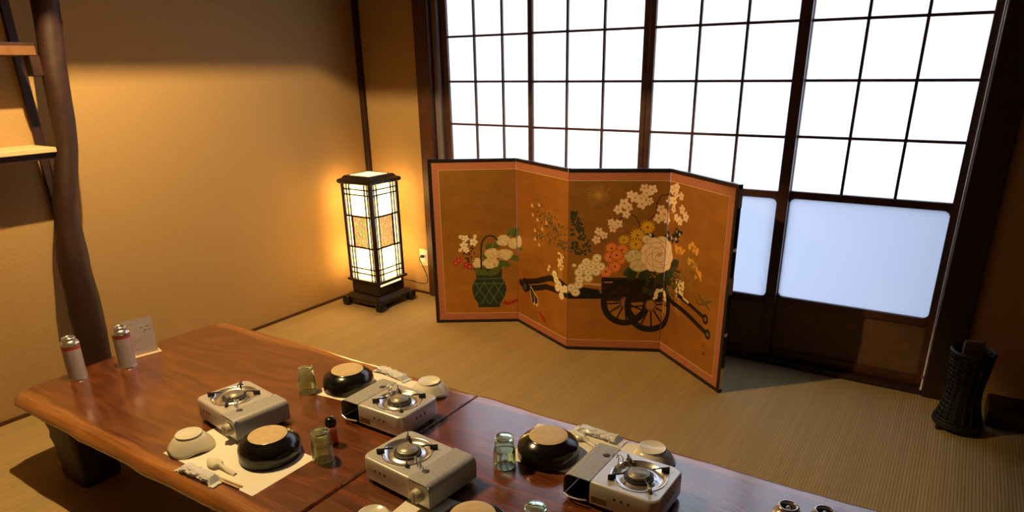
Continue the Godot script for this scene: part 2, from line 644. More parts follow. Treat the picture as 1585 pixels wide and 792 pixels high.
	poly([Vector2(0.271, 0.111), Vector2(0.24, 0.16), Vector2(0.229, 0.217), Vector2(0.236, 0.25), Vector2(0.258, 0.285), Vector2(0.255, 0.345), Vector2(0.417, 0.345), Vector2(0.415, 0.285), Vector2(0.435, 0.255), Vector2(0.442, 0.213), Vector2(0.43, 0.165), Vector2(0.395, 0.109), Vector2(0.388, 0.096), Vector2(0.276, 0.098)], Color8(40, 50, 34))
	for l in [[0.255, 0.345, 0.33, 0.31], [0.33, 0.305, 0.41, 0.35], [0.26, 0.31, 0.32, 0.35]]:
		leaf(Vector2(l[0], l[1]), Vector2(l[2], l[3]), 0.022, Color8(86, 96, 38))
	var net := Color8(78, 116, 82)
	for s in [[0.245, 0.265, 0.335, 0.115], [0.30, 0.262, 0.385, 0.12], [0.36, 0.262, 0.425, 0.16], [0.425, 0.265, 0.335, 0.115], [0.37, 0.262, 0.285, 0.12], [0.31, 0.262, 0.242, 0.165], [0.238, 0.25, 0.432, 0.25], [0.262, 0.282, 0.412, 0.282]]:
		stroke([Vector2(s[0], s[1]), Vector2(s[2], s[3])], 0.0055, net)
	stroke([Vector2(0.272, 0.106), Vector2(0.392, 0.106)], 0.02, Color8(34, 48, 38))
	stroke([Vector2(0.291, 0.345), Vector2(0.292, 0.43), Vector2(0.297, 0.503), Vector2(0.318, 0.54), Vector2(0.347, 0.552), Vector2(0.376, 0.543), Vector2(0.391, 0.524)], 0.011, Color8(56, 54, 40))
	# shafts of the flower cart on panel two, with their fitting and cords
	stroke([Vector2(0.60, 0.285), Vector2(0.66, 0.30), Vector2(0.741, 0.324), Vector2(0.82, 0.356), Vector2(0.873, 0.375), Vector2(0.95, 0.378), Vector2(1.05, 0.36), Vector2(1.2, 0.34)], 0.034, black)
	stroke([Vector2(0.62, 0.25), Vector2(0.68, 0.265), Vector2(0.741, 0.282), Vector2(0.83, 0.312), Vector2(0.931, 0.32), Vector2(1.055, 0.317), Vector2(1.25, 0.32)], 0.034, black)
	stroke([Vector2(1.128, 0.39), Vector2(1.214, 0.382), Vector2(1.36, 0.38)], 0.012, Color8(214, 166, 104))
	dot(Vector2(0.548, 0.266), 0.017, 0.024, 0.3, black)
	dot(Vector2(0.60, 0.262), 0.042, 0.045, 0.0, black)
	dot(Vector2(0.596, 0.25), 0.016, 0.02, 0.0, Color8(66, 74, 84))
	for k in 9:
		stroke([Vector2(0.66, 0.27), Vector2(0.66 + 0.01 * k, 0.23 - 0.008 * (k % 3)), Vector2(0.675 + 0.008 * k, 0.18)], 0.009, black if k % 4 else Color8(210, 176, 132))
	for x in [0.70, 0.73]:
		dot(Vector2(x, 0.172), 0.008, 0.01, 0.0, Color8(232, 200, 150))
	var red := Color8(168, 34, 14)
	stroke([Vector2(0.427, 0.127), Vector2(0.45, 0.118), Vector2(0.48, 0.128), Vector2(0.508, 0.142)], 0.018, red)
	stroke([Vector2(0.60, 0.21), Vector2(0.62, 0.15), Vector2(0.70, 0.115), Vector2(0.75, 0.14)], 0.004, red)
	stroke([Vector2(0.765, 0.128), Vector2(0.79, 0.112), Vector2(0.815, 0.098)], 0.026, red)
	# cart body and its two wheels
	poly([Vector2(1.224, 0.425), Vector2(1.50, 0.425), Vector2(1.60, 0.36), Vector2(1.60, 0.29), Vector2(1.227, 0.29)], Color8(54, 20, 14))
	for y in [0.41, 0.38, 0.35, 0.325]:
		stroke([Vector2(1.226, y), Vector2(1.50, y)], 0.009, black)
	stroke([Vector2(1.24, 0.398), Vector2(1.37, 0.398)], 0.005, Color8(206, 160, 104))
	wheel(Vector2(1.355, 0.285), 0.115, 0.118, Color8(150, 100, 56))
	wheel(Vector2(1.492, 0.272), 0.122, 0.14, Color8(170, 116, 62))
	# flowers piled on the cart
	for l in [[1.34, 0.44, 1.42, 0.49], [1.42, 0.42, 1.48, 0.47], [1.47, 0.45, 1.53, 0.50], [1.53, 0.46, 1.61, 0.40], [1.37, 0.41, 1.40, 0.48], [1.56, 0.48, 1.63, 0.46], [1.50, 0.40, 1.58, 0.44], [1.60, 0.50, 1.68, 0.55]]:
		leaf(Vector2(l[0], l[1]), Vector2(l[2], l[3]), 0.025, Color8(66, 78, 32).lerp(Color8(38, 52, 26), r.randf()))
	for k in 150:
		var c := Vector2(1.44 + r.randf() * 0.26, 0.33 + r.randf() * 0.17)
		dot(c, 0.012, 0.006, r.randf() * 3.1, Color8(42, 46, 22).lerp(Color8(74, 70, 32), r.randf()))
	stroke([Vector2(1.42, 0.66), Vector2(1.447, 0.731), Vector2(1.491, 0.773), Vector2(1.494, 0.832), Vector2(1.514, 0.867), Vector2(1.56, 0.875), Vector2(1.60, 0.86)], 0.007, twig)
	stroke([Vector2(1.42, 0.66), Vector2(1.413, 0.712), Vector2(1.393, 0.754), Vector2(1.363, 0.772), Vector2(1.30, 0.74)], 0.007, twig)
	stroke([Vector2(1.60, 0.86), Vector2(1.64, 0.80), Vector2(1.66, 0.74)], 0.004, twig)
	var cherry := [[1.426, 0.902], [1.467, 0.896], [1.439, 0.879], [1.358, 0.87], [1.382, 0.855], [1.411, 0.852], [1.419, 0.823], [1.456, 0.838], [1.328, 0.825], [1.35, 0.805], [1.298, 0.793], [1.34, 0.769], [1.265, 0.726], [1.301, 0.718], [1.275, 0.693], [1.201, 0.677], [1.229, 0.656], [1.19, 0.631], [1.516, 0.797], [1.535, 0.77], [1.507, 0.749], [1.554, 0.741], [1.577, 0.9], [1.617, 0.918], [1.616, 0.883], [1.563, 0.843], [1.6, 0.846], [1.6, 0.805], [1.676, 0.816], [1.631, 0.767], [1.664, 0.756], [1.711, 0.786], [1.66, 0.88]]
	for p in cherry:
		for k in 3:
			dot(Vector2(p[0], p[1]) + Vector2(r.randf_range(-0.035, 0.035), r.randf_range(-0.03, 0.03)), 0.006, 0.004, r.randf() * 3.0, Color8(150, 62, 40))
	for p in cherry:
		blossom(Vector2(p[0], p[1]), r.randf_range(0.02, 0.028), Color8(252, 226, 190).lerp(Color8(240, 200, 160), r.randf()), Color8(206, 126, 86), 5, r.randf() * 3.0)
	for p in [[1.645, 0.70], [1.60, 0.655], [1.64, 0.66], [1.67, 0.69], [1.47, 0.66], [1.56, 0.66]]:
		for k in 6:
			dot(Vector2(p[0], p[1]) + Vector2(r.randf_range(-0.02, 0.02), r.randf_range(-0.02, 0.02)), 0.013, 0.008, r.randf() * 3.0, Color8(22, 24, 30))
		dot(Vector2(p[0], p[1]), 0.007, 0.009, 0.0, Color8(214, 206, 206))
	for p in [[1.334, 0.632, 0.03], [1.454, 0.701, 0.038], [1.404, 0.658, 0.039], [1.397, 0.609, 0.038]]:
		mum(Vector2(p[0], p[1]), p[2], Color8(222, 170, 40), Color8(150, 60, 20), Color8(140, 96, 26))
	mum(Vector2(1.452, 0.637), 0.025, Color8(240, 214, 170), Color8(190, 120, 60), Color8(180, 130, 80))
	for p in [[1.272, 0.587], [1.327, 0.579], [1.266, 0.538], [1.317, 0.527], [1.292, 0.486], [1.246, 0.457], [1.30, 0.55]]:
		mum(Vector2(p[0], p[1]), 0.034, Color8(238, 138, 62), Color8(120, 40, 16), Color8(170, 78, 30))
	hydrangea(Vector2(1.39, 0.544), 0.048, 0.036, r)
	hydrangea(Vector2(1.419, 0.496), 0.05, 0.036, r)
	# the big pale peony, three rings of ruffled petals
	var pc := Vector2(1.522, 0.555)
	for ring in [[0.058, 0.040, 9, 0.0], [0.036, 0.034, 7, 0.3], [0.016, 0.024, 5, 0.1]]:
		for k in int(ring[2]):
			var a: float = ring[3] + TAU * k / ring[2]
			var c := pc + Vector2(cos(a), sin(a)) * float(ring[0])
			dot(c, ring[1] + 0.0035, ring[1] + 0.0035, 0.0, Color8(214, 160, 116))
			dot(c, ring[1], ring[1], 0.0, Color8(250, 222, 184))
	dot(pc, 0.014, 0.011, 0.2, Color8(220, 160, 104))
	# white chrysanthemums spilling over the shafts
	for p in [[0.913, 0.408], [0.93, 0.38], [0.959, 0.36], [0.942, 0.336], [0.987, 0.338], [0.982, 0.3], [1.02, 0.35], [1.06, 0.363], [1.085, 0.337], [1.1, 0.38], [1.106, 0.413], [1.152, 0.42], [1.102, 0.451], [1.151, 0.452], [1.193, 0.456], [1.12, 0.48], [1.165, 0.484], [1.217, 0.485], [1.14, 0.509], [1.189, 0.51], [1.196, 0.532]]:
		mum(Vector2(p[0], p[1]), 0.024, Color8(248, 232, 190), Color8(150, 80, 30), Color8(206, 170, 104))
	for p in [[0.861, 0.439], [0.849, 0.419], [1.075, 0.49]]:
		dot(Vector2(p[0], p[1]), 0.011, 0.009, 0.0, Color8(248, 226, 170))
	# wisteria hanging over the wheel
	for k in 60:
		var a := r.randf() * PI
		dot(Vector2(1.545, 0.31) + Vector2(cos(a) * 0.032, sin(a) * 0.05) + Vector2(r.randf_range(-0.008, 0.008), r.randf_range(-0.008, 0.008)), 0.0068, 0.006, 0.0, Color8(252, 232, 184))
	for k in 46:
		dot(Vector2(1.705, 0.405) + Vector2(r.randf_range(-0.035, 0.035), r.randf_range(-0.04, 0.05)), 0.0068, 0.0058, 0.0, Color8(252, 230, 176))
	for x in [1.56, 1.572, 1.585, 1.68, 1.70, 1.72]:
		for k in 9:
			dot(Vector2(x + r.randf_range(-0.003, 0.003), (0.32 if x < 1.6 else 0.37) - k * 0.012), 0.004, 0.004, 0.0, Color8(214, 160, 100))
	# yellow flowers and the far shafts on panel four
	for p in [[1.662, 0.607], [1.709, 0.606], [1.781, 0.654], [1.814, 0.639], [1.786, 0.573], [1.825, 0.56], [1.855, 0.524]]:
		for k in 9:
			dot(Vector2(p[0], p[1]) + Vector2(r.randf_range(-0.022, 0.022), r.randf_range(-0.014, 0.02)), 0.01, 0.007, r.randf() * 3.0, Color8(236, 168, 66))
	for k in 70:
		dot(Vector2(r.randf_range(1.64, 1.84), r.randf_range(0.44, 0.60)), 0.013, 0.004, r.randf() * 3.0, Color8(128, 92, 40, 190))
	stroke([Vector2(1.70, 0.375), Vector2(1.743, 0.366), Vector2(1.82, 0.355), Vector2(1.90, 0.338), Vector2(1.942, 0.327)], 0.021, black)
	stroke([Vector2(1.743, 0.374), Vector2(1.79, 0.364)], 0.012, Color8(232, 206, 160))
	stroke([Vector2(1.60, 0.33), Vector2(1.659, 0.318), Vector2(1.74, 0.31), Vector2(1.82, 0.294), Vector2(1.924, 0.268), Vector2(1.971, 0.258)], 0.026, black)
	for p in [[1.942, 0.327], [1.971, 0.258]]:
		dot(Vector2(p[0], p[1]), 0.023, 0.026, 0.0, black)
		blossom(Vector2(p[0], p[1]), 0.012, Color8(140, 110, 92), black, 5, 0.2)
	for l in [[1.858, 0.441, 1.93, 0.39], [1.88, 0.381, 1.99, 0.437], [1.90, 0.42, 1.973, 0.379], [1.84, 0.42, 1.88, 0.38]]:
		leaf(Vector2(l[0], l[1]), Vector2(l[2], l[3]), 0.009, Color8(118, 88, 36))
	# signature and seal
	for p in [[1.948, 0.20, 0.007], [1.944, 0.186, 0.009], [1.953, 0.176, 0.006]]:
		stroke([Vector2(p[0] - p[2], p[1]), Vector2(p[0] + p[2], p[1] + 0.003)], 0.004, Color8(90, 26, 16))
	poly([Vector2(1.944, 0.157), Vector2(1.964, 0.157), Vector2(1.964, 0.14), Vector2(1.944, 0.14)], Color8(140, 24, 16))
	# foil shows wherever no pigment lies
	foil = Image.create(cv.get_width(), cv.get_height(), false, Image.FORMAT_RGB8)
	for y in cv.get_height():
		for x in cv.get_width():
			if cv.get_pixel(x, y) == blank.get_pixel(x, y):
				foil.set_pixel(x, y, Color.WHITE)
	return cv


func can_label() -> Image:
	var img := Image.create(512, 256, false, Image.FORMAT_RGB8)
	img.fill(Color8(184, 174, 180))
	var r := RandomNumberGenerator.new()
	r.seed = 4
	# v grows with height on the can: rows near the image top sit low on the can
	img.fill_rect(Rect2i(0, 226, 512, 16), Color8(190, 52, 48))
	img.fill_rect(Rect2i(0, 246, 512, 10), Color8(150, 120, 116))
	for k in 2:
		var x := 40 + k * 256
		img.fill_rect(Rect2i(x, 60, 26, 160), Color8(176, 44, 44))
		for i in 9:
			img.fill_rect(Rect2i(x + 5, 68 + i * 17, 16, 7), Color8(226, 210, 206))
		for i in 20:
			img.fill_rect(Rect2i(x + 62, 40 + i * 8, r.randi_range(50, 130), 2), Color8(150, 146, 156))
	return img


func card_image() -> Image:
	var img := Image.create(256, 384, false, Image.FORMAT_RGB8)
	img.fill(Color8(178, 160, 168))
	var ink := Color8(72, 52, 56)
	var soft := Color8(160, 140, 148)
	for q in [[30, 50, 70], [20, 90, 50], [60, 118, 110], [80, 230, 70], [30, 268, 60], [60, 296, 110], [70, 330, 50]]:
		for i in 5:
			img.fill_rect(Rect2i(q[0] + i * q[2] / 5, q[1] - i, q[2] / 7, 7), ink if q[2] < 90 else soft)
	for q in [[150, 92, 26, 16], [200, 84, 30, 20], [176, 124, 30, 18], [214, 128, 24, 12], [166, 150, 26, 8], [24, 208, 18, 16]]:
		for y in q[3]:
			for x in q[2]:
				if Vector2((x - q[2] * 0.5) / (q[2] * 0.5), (y - q[3] * 0.5) / (q[3] * 0.5)).length() < 1.0:
					img.set_pixel(q[0] + x, q[1] + y, ink)
	for y in range(150, 215):
		for x in range(70, 150):
			var d := Vector2((x - 110) / 38.0, (y - 182) / 30.0).length()
			if d < 1.0:
				img.set_pixel(x, y, Color8(196, 172, 182) if int(d * 6.0) % 2 == 0 else Color8(178, 152, 164))
	return img


# ---------------------------------------------------------------- the room
func _ready() -> void:
	rng.seed = 2024
	var near := 0.05
	var focal := 1045.37
	var cam := Camera3D.new()
	cam.name = "camera"
	cam.projection = Camera3D.PROJECTION_FRUSTUM
	cam.near = near
	cam.far = 200.0
	cam.size = near * 792.0 / focal
	cam.frustum_offset = Vector2(0.0, near * 105.72 / focal)
	cam.position = Vector3(3.4616, 1.5, 3.485)
	cam.basis = Basis(Vector3.UP, deg_to_rad(33.2825)) * Basis(Vector3.RIGHT, deg_to_rad(-20.948)) * Basis(Vector3.BACK, deg_to_rad(-0.994))
	add_child(cam)
	cam.current = true

	var sky_mat := ProceduralSkyMaterial.new()
	sky_mat.sky_top_color = Color(0.86, 0.91, 1.0)
	sky_mat.sky_horizon_color = Color(0.93, 0.96, 1.0)
	sky_mat.ground_horizon_color = Color(0.62, 0.65, 0.68)
	sky_mat.ground_bottom_color = Color(0.45, 0.46, 0.47)
	sky_mat.sky_energy_multiplier = 2.45
	sky_mat.ground_energy_multiplier = 2.45
	sky_mat.sun_angle_max = 0.0
	var sky := Sky.new()
	sky.sky_material = sky_mat
	var env := Environment.new()
	env.background_mode = Environment.BG_SKY
	env.sky = sky
	env.tonemap_mode = Environment.TONE_MAPPER_LINEAR
	env.tonemap_exposure = 1.0
	env.sdfgi_enabled = true
	env.ssao_enabled = true
	env.ssil_enabled = true
	var we := WorldEnvironment.new()
	we.name = "world_environment"
	we.environment = env
	add_child(we)

	make_materials()
	build_shell()
	build_shoji()
	build_pendant()
	build_log_and_shelves()
	build_tables()
	build_screen()
	build_lantern()
	build_basket()
	build_settings()
	build_cans_and_card()


func build_shell() -> void:
	var p: Material = M.plaster
	struct("floor", bx(-0.3, 5.4, -0.12, 0.0, -0.12, 5.2), M.tatami)
	struct("ceiling", bx(-0.3, 5.4, 2.5, 2.62, -0.25, 5.2), M.ceiling_board)
	struct("wall_left", bx(-0.14, 0.0, 0.0, 2.5, -0.12, 5.1), p)
	struct("wall_back", bx(0.0, 0.51, 0.0, 2.5, -0.12, 0.0), p)
	struct("wall_above_shoji", bx(0.51, 3.64, 2.05, 2.5, -0.12, 0.0), p)
	struct("wall_back_right", bx(3.62, 5.4, 0.0, 2.5, -0.12, 0.0), p)
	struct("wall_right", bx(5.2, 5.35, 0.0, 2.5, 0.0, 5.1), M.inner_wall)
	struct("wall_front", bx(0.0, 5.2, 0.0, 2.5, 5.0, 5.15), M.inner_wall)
	struct("trim_1", bx(0.0, 0.034, 0.0, 2.5, 0.0, 0.034, 0.003), M.dark_wood).set_meta("label", "thin dark corner post where the two plaster walls meet")
	struct("trim_2", bx(0.505, 0.615, 0.0, 2.05, -0.1, 0.03, 0.004), M.red_wood).set_meta("label", "dark red wooden pillar left of the shoji doors")
	struct("trim_3", bx(3.508, 3.635, 0.0, 2.05, -0.1, 0.03, 0.004), M.dark_wood).set_meta("label", "dark wooden pillar right of the shoji doors")
	struct("trim_4", bx(0.615, 3.508, 1.965, 2.05, -0.1, 0.02, 0.004), M.dark_wood).set_meta("label", "dark lintel above the shoji doors")
	struct("trim_5", bx(0.615, 3.508, 0.0, 0.028, -0.1, 0.015, 0.003), M.dark_wood).set_meta("label", "dark sill under the shoji doors")
	struct("trim_6", bx(0.615, 0.66, 0.028, 1.965, -0.08, -0.01, 0.003), M.grey_track).set_meta("label", "greyish door jamb beside the first shoji door")
	struct("trim_7", bx(0.0, 0.018, 0.0, 2.5, 2.012, 2.05, 0.003), M.dark_wood).set_meta("label", "slim dark wall post behind the log pillar")
	struct("baseboard_left", bx(0.0, 0.01, 0.0, 0.016, 0.034, 4.9), M.red_wood)
	struct("baseboard_back", bx(0.034, 0.505, 0.0, 0.016, 0.0, 0.01), M.red_wood)
	struct("baseboard_right", bx(3.76, 5.2, 0.0, 0.075, 0.0, 0.2, 0.004), M.dark_wood)
	# outside the doors: ground, and the returns of the thick outer wall
	struct("ground_outside", bx(-6.0, 10.0, -0.35, -0.3, -14.0, -0.12), M.outside_ground)
	struct("wall_outer_left", bx(0.2, 0.5, -0.3, 2.6, -1.0, -0.12), M.outside_wall)
	struct("wall_outer_right", bx(3.64, 3.94, -0.3, 2.6, -1.0, -0.12), M.outside_wall)


func build_shoji() -> void:
	var hs := [1.161, 1.413, 1.668]
	var doors := [
		{"x0": 0.660, "x1": 1.337, "g0": 0.708, "g1": 1.308, "z": -0.055},
		{"x0": 1.308, "x1": 2.030, "g0": 1.337, "g1": 2.000, "z": -0.018},
		{"x0": 2.032, "x1": 2.793, "g0": 2.062, "g1": 2.742, "z": -0.018},
		{"x0": 2.745, "x1": 3.500, "g0": 2.795, "g1": 3.470, "z": -0.055},
	]
	var names := ["leftmost shoji door beside the dark red pillar", "second shoji door from the left behind the folding screen", "third shoji door from the left behind the screen's right half", "rightmost shoji door with a frosted lower pane in full view"]
	for i in 4:
		var d: Dictionary = doors[i]
		var root := Node3D.new()
		root.name = "door_%d" % (i + 1)
		add_child(root)
		root.set_meta("kind", "structure")
		root.set_meta("label", names[i])
		root.position = Vector3(d.x0, 0.028, d.z)
		var x0 := 0.0
		var x1: float = d.x1 - d.x0
		var g0: float = d.g0 - d.x0
		var g1: float = d.g1 - d.x0
		var wood: Material = M.red_wood
		var y := func(h: float) -> float: return h - 0.028
		var th := 0.016
		put("stile", bx(x0, g0, 0.0, y.call(1.965), -th, th, 0.002), wood, root)
		put("stile", bx(g1, x1, 0.0, y.call(1.965), -th, th, 0.002), wood, root)
		put("top_rail", bx(g0, g1, y.call(1.92), y.call(1.965), -th, th, 0.002), wood, root)
		put("middle_rail", bx(g0, g1, y.call(0.868), y.call(0.904), -th, th, 0.002), wood, root)
		put("lower_rail", bx(g0, g1, y.call(0.325), y.call(0.362), -th, th, 0.002), wood, root)
		put("bottom_rail", bx(g0, g1, 0.0, y.call(0.075), -th, th, 0.002), wood, root)
		put("hip_board", bx(g0, g1, y.call(0.075), y.call(0.325), -0.006, 0.004), M.hip_board, root)
		# rounded corner blocks around the lower pane
		for c in [[g0, 0.362, 1, 1], [g1, 0.362, -1, 1], [g0, 0.868, 1, -1], [g1, 0.868, -1, -1]]:
			var r := 0.022
			var rings := []
			for z in [-th + 0.002, th - 0.002]:
				var ring := PackedVector3Array([Vector3(c[0], y.call(c[1]), z)])
				for k in 6:
					var a := PI * 0.5 * k / 5.0
					ring.append(Vector3(c[0] + c[2] * r * (1.0 - sin(a)), y.call(c[1]) + c[3] * r * (1.0 - cos(a)), z))
				rings.append(ring)
			put("corner_block", MB.new().loft(rings, true, true, 0.8), wood, root)
		var bar := 0.0062
		var xs := [g0]
		for k in 2:
			var xb: float = lerpf(g0, g1, (k + 1) / 3.0)
			xs.append(xb)
			put("upright_bar", bx(xb - bar, xb + bar, y.call(0.904), y.call(1.92), -0.002, 0.012), wood, root)
		xs.append(g1)
		for h in hs:
			put("cross_bar", bx(g0, g1, y.call(h) - bar, y.call(h) + bar, -0.003, 0.009), wood, root)
		var ys := [0.904] + hs + [1.92]
		for a in 3:
			for b in 4:
				put("paper_pane", MB.new().quad(Vector3(xs[a], y.call(ys[b]), -0.004), Vector3(xs[a + 1], y.call(ys[b]), -0.004), Vector3(xs[a + 1], y.call(ys[b + 1]), -0.004), Vector3(xs[a], y.call(ys[b + 1]), -0.004)), M.shoji_paper, root)
		put("glass_pane", MB.new().quad(Vector3(g0, y.call(0.362), -0.002), Vector3(g1, y.call(0.362), -0.002), Vector3(g1, y.call(0.868), -0.002), Vector3(g0, y.call(0.868), -0.002)), M.frosted_glass, root)
	var t := thing("metal_strip", "thin pale metal strip running up the right door's edge", "strip", Vector3(3.503, 0.03, 0.02))
	put("rod", MB.new().tube([Vector3.ZERO, Vector3(0, 1.93, 0)], 0.0042, 8), M.pale_strip, t)
	put("clip", MB.new().lathe([Vector2(0.005, 0.06), Vector2(0.008, 0.062), Vector2(0.008, 0.075), Vector2(0.005, 0.077)], 12), M.grey_track, t)


func build_pendant() -> void:
	# square shade over the first table, above the picture's top edge
	var at := Vector3(1.02, 2.36, 2.16)
	var t := thing("ceiling_lamp", "oblong wooden ceiling lamp shade over the left table", "lamp", at)
	var w := 0.26
	var y0 := -0.222
	var y1 := 0.14
	var wz := 0.46
	for s in [-1, 1]:
		put("shade_side", bx(-w - 0.012, w + 0.012, y0, y1, s * wz - 0.006 + s * 0.006, s * wz + 0.006 + s * 0.006, 0.002), M.shade_wood, t)
		put("shade_side", bx(s * w - 0.006 + s * 0.006, s * w + 0.006 + s * 0.006, y0, y1, -wz, wz, 0.002), M.shade_wood, t)
	put("lamp_holder", MB.new().lathe([Vector2(0, 0.14), Vector2(0.03, 0.14), Vector2(0.03, 0.05), Vector2(0.016, 0.02), Vector2(0, 0.02)], 16), M.shade_wood, t)
	put("bulb", MB.new().lathe([Vector2(0.0, 0.02), Vector2(0.012, 0.018), Vector2(0.017, 0.0), Vector2(0.012, -0.014), Vector2(0.0, -0.018)], 16), M.bulb_glow, t)
	var l := OmniLight3D.new()
	l.name = "bulb_light"
	l.light_color = lin(1.0, 0.70, 0.30)
	l.light_energy = 5.2
	l.light_size = 0.016
	l.omni_range = 12.0
	l.omni_attenuation = 2.0
	l.shadow_enabled = true
	t.add_child(l)


func build_log_and_shelves() -> void:
	var t := thing("log_pillar", "crooked dark natural log pillar in front of the left wall", "pillar", Vector3(0.2, 0.0, 2.0))
	var prof := [[0.0, 0.110, 0.066], [0.2, 0.108, 0.066], [0.4, 0.104, 0.067], [0.6, 0.101, 0.067], [0.74, 0.097, 0.062], [0.84, 0.090, 0.052], [0.90, 0.082, 0.046], [0.96, 0.074, 0.047], [1.05, 0.050, 0.048], [1.2, 0.013, 0.043], [1.3, 0.0, 0.045], [1.42, -0.008, 0.048], [1.5, -0.011, 0.049], [1.6, -0.022, 0.047], [1.7, -0.034, 0.049], [1.8, -0.044, 0.051], [2.1, -0.06, 0.054], [2.5, -0.07, 0.056]]
	var f := noise(91, 1.4, 3)
	var rings := []
	for i in 64:
		var y := 2.5 * i / 63.0
		var k := 0
		while k < prof.size() - 2 and prof[k + 1][0] < y:
			k += 1
		var s: float = clampf((y - prof[k][0]) / (prof[k + 1][0] - prof[k][0]), 0.0, 1.0)
		var z: float = lerpf(prof[k][1], prof[k + 1][1], s)
		var r: float = lerpf(prof[k][2], prof[k + 1][2], s)
		var ring := PackedVector3Array()
		for j in 20:
			var a := TAU * j / 20.0
			var rr := r * (1.0 + 0.10 * f.get_noise_3d(cos(a) * 1.2, y * 3.0, sin(a) * 1.2))
			ring.append(Vector3(rr * cos(a), y, z + rr * sin(a)))
		rings.append(ring)
	put("trunk", MB.new().loft(rings), M.log_wood, t)
	put("knot", MB.new().lathe([Vector2(0.0, 0.008), Vector2(0.010, 0.006), Vector2(0.014, 0.0)], 12, Transform3D(Basis(Vector3.RIGHT, -PI * 0.5) * Basis(Vector3.BACK, 0.0), Vector3(0.03, 1.70, -0.068))), M.log_wood, t)
	var u := thing("wall_shelf", "upper wooden wall shelf with an orange lit front edge, beside the log", "shelf", Vector3(0.108, 1.57, 2.42), 0.0, "shelves beside the log pillar")
	put("board", bx(-0.108, 0.108, 0.0, 0.036, -0.375, 0.8, 0.002), M.shelf_wood, u)
	put("top_board", bx(-0.108, 0.104, 0.036, 0.05, -0.375, 0.8), M.dark_wood, u)
	put("bracket", bx(0.05, 0.108, -0.08, 0.0, -0.385, -0.345, 0.003), M.dark_wood, u)
	u = thing("wall_shelf", "lower pale wall shelf brightly lit on top, beside the log", "shelf", Vector3(0.108, 1.187, 2.45), 0.0, "shelves beside the log pillar")
	put("board", bx(-0.108, 0.108, 0.0, 0.02, -0.39, 0.8, 0.0015), M.pale_shelf, u)
	put("support_batten", bx(-0.108, 0.09, -0.03, 0.0, -0.385, 0.8), M.dark_wood, u)


func slab_rings(x0: float, x1: float, z0: float, z1: float, seed_: int, left_round: bool) -> Array:
	var f := noise(seed_, 1.0, 3)
	var base := PackedVector2Array()
	var inward := PackedVector2Array()
	var n := 40
	for i in n + 1:
		var s := float(i) / n
		base.append(Vector2(lerpf(x0, x1, s), z1 + 0.014 * f.get_noise_2d(s * 3.5, 1.0)))
	for i in range(1, 12):
		var s := i / 12.0
		base.append(Vector2(x1 + 0.0006 * sin(s * 9.0), lerpf(z1, z0, s)))
	for i in n + 1:
		var s := 1.0 - float(i) / n
		base.append(Vector2(lerpf(x0, x1, s), z0 + 0.014 * f.get_noise_2d(s * 3.5, 7.0)))
	for i in range(1, 12):
		var s := i / 12.0
		base.append(Vector2(x0 + (-0.02 * sin(s * PI) if left_round else 0.0), lerpf(z0, z1, s)))
	var c := Vector2((x0 + x1) * 0.5, (z0 + z1) * 0.5)
	var rings := []
	# [inset along the live edges, inset at the ends, height]
	for e in [[0.055, 0.012, 0.262], [0.020, 0.004, 0.280], [0.002, 0.001, 0.298], [0.004, 0.0, 0.308], [0.014, 0.001, 0.321], [0.024, 0.004, 0.3285], [0.034, 0.008, TABLE_Y]]:
		var ring := PackedVector3Array()
		for p in base:
			var hx := (x1 - x0) * 0.5
			var hz := (z1 - z0) * 0.5
			var q := Vector2((p.x - c.x) / hx, (p.y - c.y) / hz)
			# round the outer corners a little
			if left_round and q.x < -0.93 and absf(q.y) > 0.86:
				var k := ((-q.x - 0.93) / 0.07) * ((absf(q.y) - 0.86) / 0.14)
				q *= 1.0 - 0.028 * clampf(k, 0.0, 1.0)
			ring.append(Vector3(c.x + q.x * (hx - e[1]), e[2], c.y + q.y * (hz - e[0])))
		rings.append(ring)
	return rings


func build_tables() -> void:
	var spans := [[0.500, 2.079], [2.084, 3.67]]
	var labels := ["low live-edge wooden table at the left wall, two gas canisters at its end", "low live-edge wooden table at the right, meeting the other at a dark seam"]
	for i in 2:
		var x0: float = spans[i][0]
		var x1: float = spans[i][1]
		var z0 := 1.605
		var z1 := 2.588
		var t := thing("low_table", labels[i], "table", Vector3(x0, 0.0, z0), 0.0, "low tables pushed end to end")
		var mb := MB.new().loft(slab_rings(0.0, x1 - x0, 0.0, z1 - z0, 50 + i, i == 0), true, true, 0.5)
		mb.planar(0.0, 0.0, x1 - x0, z1 - z0)
		put("tabletop", mb, M["table_wood_%d" % i], t)
		for lx in [0.275, x1 - x0 - 0.275]:
			for lz in [0.121, z1 - z0 - 0.121]:
				var rings := []
				var out := 1.0 if lx < 0.5 else -1.0
				for e in [[0.0, 0.088, 0.072], [0.03, 0.092, 0.076], [0.06, 0.087, 0.073], [0.10, 0.094, 0.078], [0.14, 0.090, 0.076], [0.18, 0.098, 0.08], [0.21, 0.093, 0.078], [0.24, 0.104, 0.08], [0.268, 0.108, 0.08]]:
					rings.append(rrect(e[1], e[2], 0.02, e[0], 3, Vector2(lx - out * 0.6 * (e[1] - 0.085), lz)))
				put("leg", MB.new().loft(rings), M.leg_wood, t)


